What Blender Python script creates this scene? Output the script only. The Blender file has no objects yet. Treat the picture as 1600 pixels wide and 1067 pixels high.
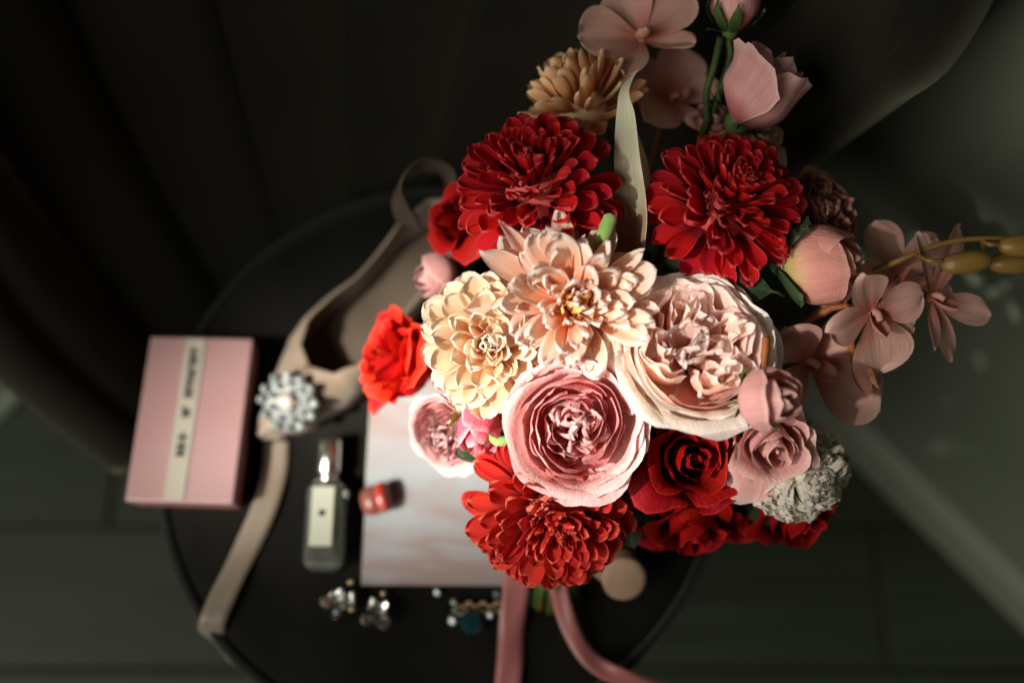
import bpy, bmesh, math, random
import numpy as np
from mathutils import Vector, Matrix, Quaternion, noise as mnoise

rnd = random.Random(11)
PI = math.pi
SC = bpy.context.scene
COL = SC.collection

# ------------------------------------------------------------------ camera
TILT = math.radians(20.0)
CT, ST = math.cos(TILT), math.sin(TILT)
CAM = Vector((0.0, 0.0, 1.136))
RV, UV_, FV = Vector((1, 0, 0)), Vector((0, CT, ST)), Vector((0, ST, -CT))
FPX = 1600 * 35.0 / 36.0
cam = bpy.data.cameras.new('camera')
cam.lens = 35.0
cam.sensor_width = 36.0
cam.clip_start = 0.01
cam.clip_end = 50
cam.dof.use_dof = True
cam.dof.focus_distance = 0.535
cam.dof.aperture_fstop = 1.9
cam.dof.aperture_blades = 0
camo = bpy.data.objects.new('camera', cam)
camo.matrix_world = Matrix.Translation(CAM) @ Matrix.Rotation(TILT, 4, 'X')
COL.objects.link(camo)
SC.camera = camo

# ------------------------------------------------------------------ world and lamps
w = bpy.data.worlds.new('World')
SC.world = w
w.use_nodes = True
bg = w.node_tree.nodes['Background']
bg.inputs[0].default_value = (0.72, 0.86, 0.70, 1)
bg.inputs[1].default_value = 0.020
SC.view_settings.view_transform = 'Standard'
SC.view_settings.look = 'None'
SC.view_settings.exposure = 0.0
SC.view_settings.gamma = 1.0


def W(px, py, d):
    return CAM + d * ((px - 800) / FPX * RV + (533.5 - py) / FPX * UV_ + FV)


def WZ(px, py, z):
    r = (px - 800) / FPX * RV + (533.5 - py) / FPX * UV_ + FV
    return CAM + r * ((z - CAM.z) / r.z)


def D(x, y, z):
    return (x * RV + y * UV_ - z * FV).normalized()


def aim(o, target):
    o.rotation_euler = (Vector(target) - o.location).to_track_quat('-Z', 'Y').to_euler()


# low sun coming in through a window at the left front
target = W(482, 650, 0.54)
sun = bpy.data.lights.new('window_sunbeam', 'SPOT')
sun.energy = 1300
sun.color = (1.0, 0.94, 0.86)
sun.shadow_soft_size = 0.07
sun.spot_size = math.radians(8.95)
sun.spot_blend = 0.14
suno = bpy.data.objects.new('window_sunbeam', sun)
SUN_Z = D(-0.62, -0.07, 0.78)
SUN_X = D(1.0, 0.17, 0.0)
SUN_X = (SUN_X - SUN_Z * SUN_X.dot(SUN_Z)).normalized()
suno.matrix_world = Matrix.Translation(target + SUN_Z * 2.6) @ Matrix((SUN_X, SUN_Z.cross(SUN_X), SUN_Z)).transposed().to_4x4() @ Matrix.Diagonal((1.0, 0.37, 1.0, 1.0))
COL.objects.link(suno)

# soft sky light from the same window
win = bpy.data.lights.new('window_skylight', 'AREA')
win.shape = 'RECTANGLE'
win.size, win.size_y = 1.5, 1.6
win.energy = 46
win.color = (1.0, 0.965, 0.88)
wino = bpy.data.objects.new('window_skylight', win)
wino.location = (-1.45, -0.85, 1.75)
aim(wino, (0.15, 0.1, 0.45))
COL.objects.link(wino)


# ------------------------------------------------------------------ materials
def mat(name, base, rough=0.6, metal=0.0, spec=0.3, trans=0.0, noise=None, bump=None, sheen=0.0, ior=1.45, sheen_tint=None):
    m = bpy.data.materials.new(name)
    m.use_nodes = True
    nt = m.node_tree
    b = nt.nodes['Principled BSDF']
    b.inputs['Base Color'].default_value = (*base, 1)
    b.inputs['Roughness'].default_value = rough
    b.inputs['Metallic'].default_value = metal
    b.inputs['Specular IOR Level'].default_value = spec
    b.inputs['Transmission Weight'].default_value = trans
    b.inputs['IOR'].default_value = ior
    b.inputs['Sheen Weight'].default_value = sheen
    if sheen_tint:
        b.inputs['Sheen Tint'].default_value = (*sheen_tint, 1)
    tc = nt.nodes.new('ShaderNodeTexCoord')
    if noise:
        c2, sc, lo, hi = noise[:4]
        n = nt.nodes.new('ShaderNodeTexNoise')
        n.inputs['Scale'].default_value = sc
        n.inputs['Detail'].default_value = 5
        mp = nt.nodes.new('ShaderNodeMapping')
        if len(noise) > 4:
            mp.inputs['Scale'].default_value = noise[4]
        nt.links.new(tc.outputs['Object'], mp.inputs[0])
        nt.links.new(mp.outputs[0], n.inputs['Vector'])
        r = nt.nodes.new('ShaderNodeMapRange')
        r.inputs[1].default_value, r.inputs[2].default_value = lo, hi
        mx = nt.nodes.new('ShaderNodeMix')
        mx.data_type = 'RGBA'
        mx.inputs[6].default_value = (*base, 1)
        mx.inputs[7].default_value = (*c2, 1)
        nt.links.new(n.outputs[0], r.inputs[0])
        nt.links.new(r.outputs[0], mx.inputs[0])
        nt.links.new(mx.outputs[2], b.inputs['Base Color'])
    if bump:
        sc, st, di = bump
        n = nt.nodes.new('ShaderNodeTexNoise')
        n.inputs['Scale'].default_value = sc
        n.inputs['Detail'].default_value = 4
        nt.links.new(tc.outputs['Object'], n.inputs['Vector'])
        bp = nt.nodes.new('ShaderNodeBump')
        bp.inputs['Strength'].default_value = st
        bp.inputs['Distance'].default_value = di
        nt.links.new(n.outputs[0], bp.inputs['Height'])
        nt.links.new(bp.outputs[0], b.inputs['Normal'])
    return m


def petal_mat(name, base, mid, edge, transl=0.28, rough=0.55, var=0.18, v0=0.05, v1=0.6, e0=0.8, veins=0.5, spec=0.2, sheen=0.0, blotch=None):
    """dyed cloth petal: colour runs from the base to the blade, with a paler cut rim"""
    m = bpy.data.materials.new(name)
    m.use_nodes = True
    nt = m.node_tree
    N, L = nt.nodes, nt.links
    b = N['Principled BSDF']
    out = N['Material Output']
    uv = N.new('ShaderNodeUVMap')
    sp = N.new('ShaderNodeSeparateXYZ')
    L.new(uv.outputs[0], sp.inputs[0])
    oi = N.new('ShaderNodeObjectInfo')

    def rng(sock, a, c):
        r = N.new('ShaderNodeMapRange')
        r.interpolation_type = 'SMOOTHSTEP'
        r.inputs[1].default_value, r.inputs[2].default_value = a, c
        L.new(sock, r.inputs[0])
        return r.outputs[0]

    def math_(op, a, c):
        q = N.new('ShaderNodeMath')
        q.operation = op
        for k, s in enumerate((a, c)):
            if isinstance(s, (int, float)):
                q.inputs[k].default_value = s
            else:
                L.new(s, q.inputs[k])
        return q.outputs[0]

    def mix(f, a, c, mode='MIX'):
        q = N.new('ShaderNodeMix')
        q.data_type = 'RGBA'
        q.blend_type = mode
        for k, s in ((0, f), (6, a), (7, c)):
            if isinstance(s, float):
                q.inputs[k].default_value = s
            elif isinstance(s, tuple):
                q.inputs[k].default_value = (*s, 1)
            else:
                L.new(s, q.inputs[k])
        return q.outputs[2]
    tc = N.new('ShaderNodeTexCoord')
    no = N.new('ShaderNodeTexNoise')
    no.inputs['Scale'].default_value = 70
    no.inputs['Detail'].default_value = 4
    L.new(tc.outputs['Object'], no.inputs['Vector'])
    vv = math_('ADD', sp.outputs[1], math_('MULTIPLY', math_('SUBTRACT', no.outputs[0], 0.5), 0.25))
    c = mix(rng(vv, v0, v1), base, mid)
    ue = math_('MULTIPLY', math_('ABSOLUTE', math_('SUBTRACT', sp.outputs[0], 0.5), 0), 2.0)
    ed = math_('MAXIMUM', math_('POWER', ue, 1.6), sp.outputs[1])
    c = mix(math_('MULTIPLY', rng(ed, e0, 1.0), 0.85), c, edge)
    if blotch:
        n2 = N.new('ShaderNodeTexNoise')
        n2.inputs['Scale'].default_value = 45
        L.new(tc.outputs['Object'], n2.inputs['Vector'])
        c = mix(rng(n2.outputs[0], 0.5, 0.68), c, blotch)
    # veins along the petal
    vm = N.new('ShaderNodeMapping')
    vm.inputs['Scale'].default_value = (26, 2.2, 1)
    L.new(uv.outputs[0], vm.inputs[0])
    vn = N.new('ShaderNodeTexNoise')
    vn.inputs['Scale'].default_value = 1.0
    vn.inputs['Detail'].default_value = 3
    L.new(vm.outputs[0], vn.inputs['Vector'])
    hv = N.new('ShaderNodeHueSaturation')
    L.new(math_('ADD', math_('ADD', 1.0 - var / 2, math_('MULTIPLY', oi.outputs['Random'], var)),
                math_('MULTIPLY', math_('SUBTRACT', vn.outputs[0], 0.5), 0.35)), hv.inputs['Value'])
    L.new(math_('ADD', 0.5 - 0.003, math_('MULTIPLY', oi.outputs['Random'], 0.006)), hv.inputs['Hue'])
    L.new(c, hv.inputs['Color'])
    c = hv.outputs[0]
    L.new(c, b.inputs['Base Color'])
    b.inputs['Roughness'].default_value = rough
    b.inputs['Specular IOR Level'].default_value = spec
    b.inputs['Sheen Weight'].default_value = sheen
    wv = N.new('ShaderNodeTexNoise')
    wv.inputs['Scale'].default_value = 900
    wv.inputs['Detail'].default_value = 2
    L.new(tc.outputs['Object'], wv.inputs['Vector'])
    hsum = math_('ADD', math_('MULTIPLY', vn.outputs[0], veins), math_('MULTIPLY', wv.outputs[0], 0.35))
    hsum = math_('ADD', hsum, math_('MULTIPLY', no.outputs[0], 0.3))
    bp = N.new('ShaderNodeBump')
    bp.inputs['Strength'].default_value = 0.6
    bp.inputs['Distance'].default_value = 0.0018
    L.new(hsum, bp.inputs['Height'])
    L.new(bp.outputs[0], b.inputs['Normal'])
    tr = N.new('ShaderNodeBsdfTranslucent')
    L.new(c, tr.inputs[0])
    L.new(bp.outputs[0], tr.inputs['Normal'])
    ms = N.new('ShaderNodeMixShader')
    ms.inputs[0].default_value = transl
    L.new(b.outputs[0], ms.inputs[1])
    L.new(tr.outputs[0], ms.inputs[2])
    L.new(ms.outputs[0], out.inputs[0])
    return m


M = {}
M['red'] = petal_mat('red_dahlia_cloth', (0.16, 0.002, 0.004), (0.56, 0.006, 0.012), (0.72, 0.10, 0.10), var=.34, transl=0.42, v0=0.1, v1=0.55, e0=0.9, spec=0.2)
M['coral'] = petal_mat('coral_dahlia_cloth', (0.20, 0.003, 0.005), (0.68, 0.032, 0.022), (0.80, 0.18, 0.12), var=.3, transl=0.42, v0=0.1, v1=0.55, e0=0.9, spec=0.2)
M['cream'] = petal_mat('cream_dahlia_cloth', (0.80, 0.34, 0.10), (0.90, 0.69, 0.46), (0.94, 0.83, 0.68), transl=.48, v0=0.1, v1=0.8, e0=0.75)
M['peach'] = petal_mat('peach_dahlia_cloth', (0.92, 0.28, 0.05), (0.92, 0.64, 0.49), (0.95, 0.86, 0.79), v0=0.12, v1=0.85, e0=0.75, transl=.5)
M['peach_center'] = petal_mat('golden_center_cloth', (0.70, 0.22, 0.02), (0.82, 0.38, 0.06), (0.9, 0.6, 0.3))
M['orange'] = petal_mat('orange_mum_cloth', (0.58, 0.15, 0.03), (0.82, 0.41, 0.17), (0.90, 0.68, 0.42), v0=0.1, v1=0.75, e0=0.7)
M['white'] = petal_mat('ivory_rose_cloth', (0.86, 0.56, 0.38), (0.92, 0.84, 0.76), (0.95, 0.90, 0.84), v0=0.0, v1=0.45, rough=0.45, spec=0.3, transl=.5)
M['blush'] = petal_mat('blush_heart_cloth', (0.90, 0.38, 0.26), (0.94, 0.70, 0.60), (0.95, 0.84, 0.80), v0=0.1, v1=0.7, rough=0.42, spec=0.3, transl=.55)
M['pink'] = petal_mat('pink_rose_cloth', (0.66, 0.12, 0.12), (0.80, 0.38, 0.37), (0.84, 0.55, 0.53), v0=0.1, v1=0.7, e0=0.82, transl=.4)
M['pink_outer'] = petal_mat('pale_pink_rose_cloth', (0.66, 0.26, 0.25), (0.76, 0.44, 0.42), (0.80, 0.56, 0.54), v0=0.1, v1=0.7, e0=0.82)
M['small_pink'] = petal_mat('small_pink_flower_cloth', (0.62, 0.18, 0.15), (0.62, 0.30, 0.30), (0.64, 0.42, 0.40))
M['deep'] = petal_mat('deep_red_rose_velvet', (0.06, 0.001, 0.001), (0.23, 0.0025, 0.003), (0.38, 0.011, 0.010), transl=0.12, e0=0.95, rough=0.55, spec=0.12)
M['scarlet'] = petal_mat('scarlet_rose_cloth', (0.28, 0.003, 0.003), (0.64, 0.014, 0.008), (0.78, 0.05, 0.03), transl=0.3, e0=0.92)
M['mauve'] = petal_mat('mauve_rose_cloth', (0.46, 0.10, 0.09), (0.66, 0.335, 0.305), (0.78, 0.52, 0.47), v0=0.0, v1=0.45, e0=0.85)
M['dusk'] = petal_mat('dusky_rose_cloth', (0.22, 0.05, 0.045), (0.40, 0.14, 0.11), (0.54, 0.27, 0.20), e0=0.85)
M['peony'] = petal_mat('peony_bud_cloth', (0.42, 0.36, 0.12), (0.64, 0.27, 0.22), (0.70, 0.38, 0.32), v0=0.2, v1=0.56, e0=0.9)
M['orchid'] = petal_mat('dusty_orchid_cloth', (0.60, 0.20, 0.14), (0.74, 0.42, 0.345), (0.82, 0.56, 0.48), transl=.42, var=.3, e0=0.88, veins=1.0)
M['orchid_lip'] = petal_mat('orchid_lip_cloth', (0.42, 0.14, 0.09), (0.55, 0.25, 0.18), (0.60, 0.32, 0.25), e0=0.9)
M['bud_pink'] = petal_mat('raspberry_bud_cloth', (0.70, 0.50, 0.35), (0.66, 0.10, 0.14), (0.80, 0.36, 0.38), v0=0.1, v1=0.5)
M['carn'] = petal_mat('ivory_carnation_cloth', (0.92, 0.80, 0.62), (0.97, 0.89, 0.76), (0.98, 0.92, 0.82), transl=0.55, rough=0.7)
M['calla'] = petal_mat('cream_calla_cloth', (0.24, 0.14, 0.08), (0.80, 0.79, 0.55), (0.88, 0.87, 0.70), v0=0.05, v1=0.5, transl=.35, e0=0.9, rough=0.5)
M['leaf'] = petal_mat('dark_leaf_cloth', (0.018, 0.035, 0.012), (0.030, 0.055, 0.022), (0.05, 0.075, 0.03), transl=0.12, rough=0.4, veins=1.0, spec=0.4)
M['sepal'] = petal_mat('green_sepal_cloth', (0.025, 0.055, 0.012), (0.055, 0.10, 0.022), (0.09, 0.14, 0.04), transl=0.2)
M['lime'] = petal_mat('lime_sepal_cloth', (0.20, 0.27, 0.06), (0.46, 0.46, 0.16), (0.5, 0.48, 0.2), transl=0.2)
M['rust'] = petal_mat('rust_bract_cloth', (0.20, 0.05, 0.02), (0.30, 0.10, 0.05), (0.42, 0.22, 0.06))
M['stem'] = mat('green_stem_plastic', (0.03, 0.055, 0.014), 0.5, noise=((0.05, 0.08, 0.018), 60, .4, .6), bump=(300, .3, .001))
M['pod'] = mat('golden_pod_plastic', (0.20, 0.115, 0.022), 0.42, spec=0.45, noise=((0.17, 0.10, 0.022), 55, .4, .62), bump=(400, .25, .0008))
M['greenpod'] = mat('green_fuzzy_pod', (0.13, 0.24, 0.05), 0.7, noise=((0.19, 0.31, 0.08), 120, .4, .6), bump=(900, .5, .0008), sheen=0.4)
M['gold_stem'] = mat('ochre_stem_plastic', (0.42, 0.22, 0.03), 0.55)
M['rust_stem'] = mat('rust_stem_plastic', (0.20, 0.06, 0.015), 0.6, bump=(300, .4, .001))
M['berry'] = mat('pale_red_berry', (0.42, 0.09, 0.06), 0.4, noise=((0.55, 0.25, 0.16), 90, .4, .65))
M['velvet'] = mat('charcoal_velvet', (0.0048, 0.0047, 0.0038), 0.85, spec=0.05, sheen=0.06, sheen_tint=(.62, .64, .5), noise=((0.008, 0.0077, 0.006), 14, .4, .6), bump=(500, .25, .001))
M['velvet_back'] = mat('dark_back_velvet', (0.0036, 0.0034, 0.0024), 0.9, spec=0.05, sheen=0.34, sheen_tint=(.62, .60, .42), noise=((0.0055, 0.0052, 0.0038), 12, .4, .6), bump=(500, .25, .001))
M['piping'] = mat('chair_piping_velvet', (0.007, 0.007, 0.006), 0.8, spec=0.08, sheen=0.2)
M['leg'] = mat('black_chair_leg', (0.01, 0.01, 0.01), 0.4)
M['wall'] = mat('grey_green_wall_paint', (0.098, 0.114, 0.078), 0.75, spec=0.2, noise=((0.112, 0.128, 0.090), 3, .35, .65), bump=(260, .15, .001))
M['board'] = mat('grey_green_baseboard_paint', (0.15, 0.16, 0.118), 0.5, spec=0.3, bump=(90, .1, .001))
M['plank'] = mat('dark_stained_oak', (0.019, 0.025, 0.0145), 0.55, spec=0.3, noise=((0.030, 0.038, 0.023), 5, .35, .7, (0.7, 14, 14)), bump=(60, .15, .002))
M['subfloor'] = mat('subfloor_dark', (0.02, 0.02, 0.018), 0.9)
M['mat_'] = mat('grey_green_mat', (0.075, 0.09, 0.07), 0.9, bump=(300, .5, .002))
M['mat_edge'] = mat('pale_mat_binding', (0.17, 0.20, 0.155), 0.9, bump=(300, .5, .002))
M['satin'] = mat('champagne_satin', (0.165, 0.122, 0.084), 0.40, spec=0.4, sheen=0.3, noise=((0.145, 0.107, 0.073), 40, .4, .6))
M['strap'] = mat('shaded_champagne_strap', (0.038, 0.028, 0.019), 0.5)  # darker copy of the champagne satin, shade near the heel put into its colour
M['insole'] = mat('beige_insole', (0.055, 0.038, 0.024), 0.7)
M['sole'] = mat('shoe_sole_tan', (0.16, 0.11, 0.075), 0.6)
M['silver'] = mat('silver_metal', (0.80, 0.80, 0.76), 0.22, metal=1.0)
M['plate'] = mat('dark_silver_plate', (0.09, 0.095, 0.09), 0.5, metal=0.4)
M['goldm'] = mat('pale_gold_metal', (0.72, 0.52, 0.28), 0.28, metal=1.0)
M['gem'] = mat('clear_rhinestone', (0.16, 0.185, 0.175), 0.05, metal=0.12, spec=1.0)
M['pearl'] = mat('pearl_white', (0.32, 0.28, 0.24), 0.3, spec=0.6)
M['teal'] = mat('dark_teal_stone', (0.004, 0.028, 0.034), 0.08, spec=0.8)
M['glass'] = mat('clear_glass', (0.90, 0.94, 0.88), 0.04, trans=0.97, ior=1.46, spec=0.5)
M['perfume'] = mat('pale_perfume', (0.80, 0.82, 0.72), 0.05, trans=0.96, ior=1.36)
M['label'] = mat('cream_paper_label', (0.30, 0.31, 0.24), 0.7)
M['ink'] = mat('black_ink', (0.012, 0.015, 0.013), 0.6)
M['boxpink'] = mat('pink_gift_box_paper', (0.25, 0.140, 0.135), 0.3, spec=0.5, noise=((0.275, 0.17, 0.165), 9, .35, .65))
M['boxside'] = mat('pink_gift_box_side', (0.30, 0.10, 0.085), 0.45, spec=0.4)
M['boxlabel'] = mat('cream_box_band', (0.27, 0.25, 0.20), 0.45)
M['ribbon_beige'] = mat('taupe_satin_ribbon', (0.16, 0.125, 0.09), 0.42, spec=0.4, sheen=0.3, bump=(700, .2, .0005))
M['ribbon_pink'] = mat('rose_satin_ribbon', (0.27, 0.085, 0.08), 0.38, spec=0.5, sheen=0.3, bump=(700, .2, .0005))
M['redpot'] = mat('wine_red_lacquer', (0.16, 0.02, 0.012), 0.35, spec=0.5, noise=((0.15, 0.05, 0.035), 60, .4, .6))
M['redlid'] = mat('scarlet_lacquer', (0.26, 0.02, 0.012), 0.35, spec=0.5, noise=((0.28, 0.10, 0.07), 80, .45, .65))
M['case'] = mat('nude_cloth_case', (0.27, 0.175, 0.115), 0.6, noise=((0.23, 0.145, 0.095), 50, .4, .6), bump=(500, .3, .0008))


def marble_mat():
    m = mat('blush_marble_print', (0.72, 0.70, 0.68), 0.35, spec=0.5)
    nt = m.node_tree
    N, L = nt.nodes, nt.links
    b = N['Principled BSDF']
    tc = N.new('ShaderNodeTexCoord')
    n1 = N.new('ShaderNodeTexNoise')
    n1.inputs['Scale'].default_value = 8
    n1.inputs['Detail'].default_value = 6
    n1.inputs['Distortion'].default_value = 1.6
    mp = N.new('ShaderNodeMapping')
    mp.inputs['Rotation'].default_value = (0, 0, math.radians(38))
    mp.inputs['Scale'].default_value = (0.55, 1.5, 1)
    mp.inputs['Location'].default_value = (0.31, 0.12, 0)
    L.new(tc.outputs['Object'], mp.inputs[0])
    L.new(mp.outputs[0], n1.inputs['Vector'])
    cr = N.new('ShaderNodeValToRGB')
    e = cr.color_ramp.elements
    e[0].position, e[0].color = 0.40, (0.265, 0.285, 0.29, 1)
    e[1].position, e[1].color = 0.72, (0.265, 0.285, 0.29, 1)
    for p, c in ((0.50, (0.25, 0.225, 0.22, 1)), (0.555, (0.24, 0.18, 0.165, 1)), (0.60, (0.255, 0.24, 0.235, 1))):
        k = e.new(p)
        k.color = c
    L.new(n1.outputs[0], cr.inputs[0])
    L.new(cr.outputs[0], b.inputs['Base Color'])
    return m


M['marble'] = marble_mat()


# ------------------------------------------------------------------ object helpers
def new_mesh(name, verts, faces, m, uvs=None, smooth=True):
    me = bpy.data.meshes.new(name)
    me.from_pydata([tuple(v) for v in verts], [], faces)
    if uvs is not None:
        ul = me.uv_layers.new(name='UVMap')
        vi = np.empty(len(me.loops), dtype=np.int32)
        me.loops.foreach_get('vertex_index', vi)
        ul.data.foreach_set('uv', np.asarray(uvs, dtype=np.float32)[vi].ravel())
    me.polygons.foreach_set('use_smooth', [smooth] * len(me.polygons))
    me.materials.append(m)
    me.update()
    return me


def link(name, me, parent=None, mtx=None):
    o = bpy.data.objects.new(name, me)
    COL.objects.link(o)
    if parent is not None:
        o.parent = parent
    if mtx is not None:
        o.matrix_basis = mtx
    return o


def tag(o, label, cat, group=None):
    o['label'] = label
    o['category'] = cat
    if group:
        o['group'] = group
    return o


def struct(o):
    o['kind'] = 'structure'
    return o


def frame(origin, z, xhint=(1, 0, 0), roll=0.0):
    z = Vector(z).normalized()
    x = Vector(xhint)
    x = (x - z * x.dot(z))
    if x.length < 1e-4:
        x = Vector((0, 1, 0)) - z * z.y
    x.normalize()
    y = z.cross(x)
    m = Matrix((x, y, z)).transposed().to_4x4()
    return Matrix.Translation(origin) @ m @ Matrix.Rotation(roll, 4, 'Z')


def empty(name, mtx, label, cat, group=None):
    o = bpy.data.objects.new(name, None)
    o.empty_display_size = 0.01
    o.matrix_basis = mtx
    COL.objects.link(o)
    return tag(o, label, cat, group)


def grid_faces(nu, nv, off=0, closed_u=False):
    f = []
    cu = nu if closed_u else nu - 1
    for j in range(nv - 1):
        for i in range(cu):
            a = off + j * nu + i
            b_ = off + j * nu + (i + 1) % nu
            f.append((a, b_, b_ + nu, a + nu))
    return f


def bm_mesh(name, fn, m, smooth=False, bevel=0.0, seg=2):
    bm = bmesh.new()
    fn(bm)
    if bevel:
        bmesh.ops.bevel(bm, geom=list(bm.edges), offset=bevel, segments=seg, affect='EDGES', profile=0.6)
    me = bpy.data.meshes.new(name)
    bm.to_mesh(me)
    bm.free()
    me.polygons.foreach_set('use_smooth', [smooth] * len(me.polygons))
    me.materials.append(m)
    return me


def box_mesh(name, sx, sy, sz, m, bevel=0.002, seg=2, z0=0.0):
    def fn(bm):
        bmesh.ops.create_cube(bm, size=1, matrix=Matrix.Translation((0, 0, z0 + sz / 2)) @ Matrix.Diagonal((sx, sy, sz, 1)))
    return bm_mesh(name, fn, m, smooth=False, bevel=bevel, seg=seg)


def lathe_mesh(name, prof, m, n=32, smooth=True):
    vs = []
    for r, z in prof:
        for i in range(n):
            a = 2 * PI * i / n
            vs.append((r * math.cos(a), r * math.sin(a), z))
    fs = grid_faces(n, len(prof), closed_u=True)
    fs.append(tuple(range(n))[::-1])
    fs.append(tuple(range((len(prof) - 1) * n, len(prof) * n)))
    return new_mesh(name, vs, fs, m, smooth=smooth)


def catmull(pts, n=8):
    P = [Vector(p) for p in pts]
    P = [P[0] * 2 - P[1]] + P + [P[-1] * 2 - P[-2]]
    out = []
    for i in range(1, len(P) - 2):
        for k in range(n):
            t = k / n
            a, b_, c, d = P[i - 1], P[i], P[i + 1], P[i + 2]
            out.append(0.5 * ((2 * b_) + (c - a) * t + (2 * a - 5 * b_ + 4 * c - d) * t * t + (3 * b_ - a - 3 * c + d) * t ** 3))
    out.append(P[-2].copy())
    return out


def tube_mesh(name, pts, rad, m, n=8, sub=6):
    C = catmull(pts, sub)
    R_ = rad if callable(rad) else (lambda t: rad)
    vs = []
    t0 = (C[1] - C[0]).normalized()
    nrm = t0.orthogonal().normalized()
    for i, p in enumerate(C):
        t = (C[min(i + 1, len(C) - 1)] - C[max(i - 1, 0)]).normalized()
        nrm = (nrm - t * nrm.dot(t)).normalized()
        bn = t.cross(nrm)
        r = R_(i / (len(C) - 1))
        for k in range(n):
            a = 2 * PI * k / n
            vs.append(p + (nrm * math.cos(a) + bn * math.sin(a)) * r)
    fs = grid_faces(n, len(C), closed_u=True)
    fs.append(tuple(range(n))[::-1])
    fs.append(tuple(range((len(C) - 1) * n, len(C) * n)))
    return new_mesh(name, vs, fs, m)


def ribbon_mesh(name, pts, width, sides, m, thick=0.0006, sub=8, na=5, wave=0.0):
    """pts with a side direction each: a cloth strip with thickness"""
    C = catmull(pts, sub)
    S = [s.normalized() for s in catmull(sides, sub)]
    top, bot, = [], []
    for i, p in enumerate(C):
        t = (C[min(i + 1, len(C) - 1)] - C[max(i - 1, 0)]).normalized()
        s = (S[i] - t * S[i].dot(t)).normalized()
        nn = s.cross(t)
        for k in range(na):
            u = k / (na - 1) - 0.5
            q = p + s * u * width + nn * wave * math.cos(u * 5 + i * 0.35)
            top.append(q + nn * thick / 2)
            bot.append(q - nn * thick / 2)
    n = len(C)
    vs = top + bot
    o = len(top)
    fs = grid_faces(na, n)
    fs += [tuple(reversed([x + o for x in f])) for f in grid_faces(na, n)]
    for j in range(n - 1):
        a, b_ = j * na, (j + 1) * na
        fs.append((a, b_, b_ + o, a + o))
        a, b_ = j * na + na - 1, (j + 1) * na + na - 1
        fs.append((b_, a, a + o, b_ + o))
    return new_mesh(name, vs, fs, m)


# ------------------------------------------------------------------ petals
def petal_mesh(name, m, Lg=1.0, Wd=0.6, cup=0.8, bend=0.2, curl=0.0, peak=0.65, q=0.6, base=0.25, ruffle=0.0, fr=5.0,
               serr=0.0, tipcup=None, seed=0, nu=9, nv=10, twist=0.0, crease=0.0, wob=0.02, pinch=0.0):
    """blade along +Y, hollow side +Z; rounded or pointed tip, cup across, bend along, frilled or notched rim"""
    r = random.Random(seed)
    ph, ph2 = r.random() * 6, r.random() * 6
    if tipcup is None:
        tipcup = cup
    vs, uvs = [], []
    y = z = 0.0
    th = 0.0
    pv = 0.0
    for j in range(nv):
        v = j / (nv - 1)
        v = 1 - (1 - v) ** 1.6
        if v < peak:
            f = base + (1 - base) * math.sin(PI / 2 * v / peak) ** 1.25
        else:
            f = (1 - ((v - peak) / (1 - peak)) ** (1.15 + 1.1 * (1 - min(1, max(0, (q - .5) / .4))))) ** (0.5 + max(0, q - .6))
        f = max(f, 0.03)
        if pinch and v > 0.8:
            f *= 1 - pinch * ((v - 0.8) / 0.2)
        dv = v - pv
        th = bend * v + curl * max(0, (v - 0.6) / 0.4) ** 2
        y += dv * Lg * math.cos(th)
        z += dv * Lg * math.sin(th)
        pv = v
        wd = Wd * 0.5 * f
        cc = cup + (tipcup - cup) * v
        cc = max(cc, 1e-3)
        for i in range(nu):
            u = 2 * i / (nu - 1) - 1
            a = cc * u
            x = wd * math.sin(a) / cc * (1.0 if cc < 1.6 else 1.15)
            n = wd * (1 - math.cos(a)) / cc
            n += ruffle * math.sin(fr * u * 1.5 + ph + v * 2) * (abs(u) ** 1.5 * 0.8 + v * v * 0.6) * v
            n -= crease * max(0, 1 - abs(u) * 3) * math.sin(PI * v)
            n += wob * math.sin(4 * v + ph2 + 1.5 * u) * v
            n += twist * u * v * wd
            dy = 0
            if v > 0.75:
                dy += ruffle * 0.5 * math.sin(fr * u * 1.1 + ph2) * (v - 0.75) * 4
            if serr and v > 0.82:
                dy += serr * ((i % 2) * 2 - 1) * (v - 0.82) / 0.18 * (0.6 + 0.4 * math.sin(i * 2.3 + ph))
            vs.append((x, y + math.cos(th) * dy - math.sin(th) * n, z + math.cos(th) * n + math.sin(th) * dy))
            uvs.append((i / (nu - 1), v))
    return new_mesh(name, vs, grid_faces(nu, nv), m, uvs)


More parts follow.
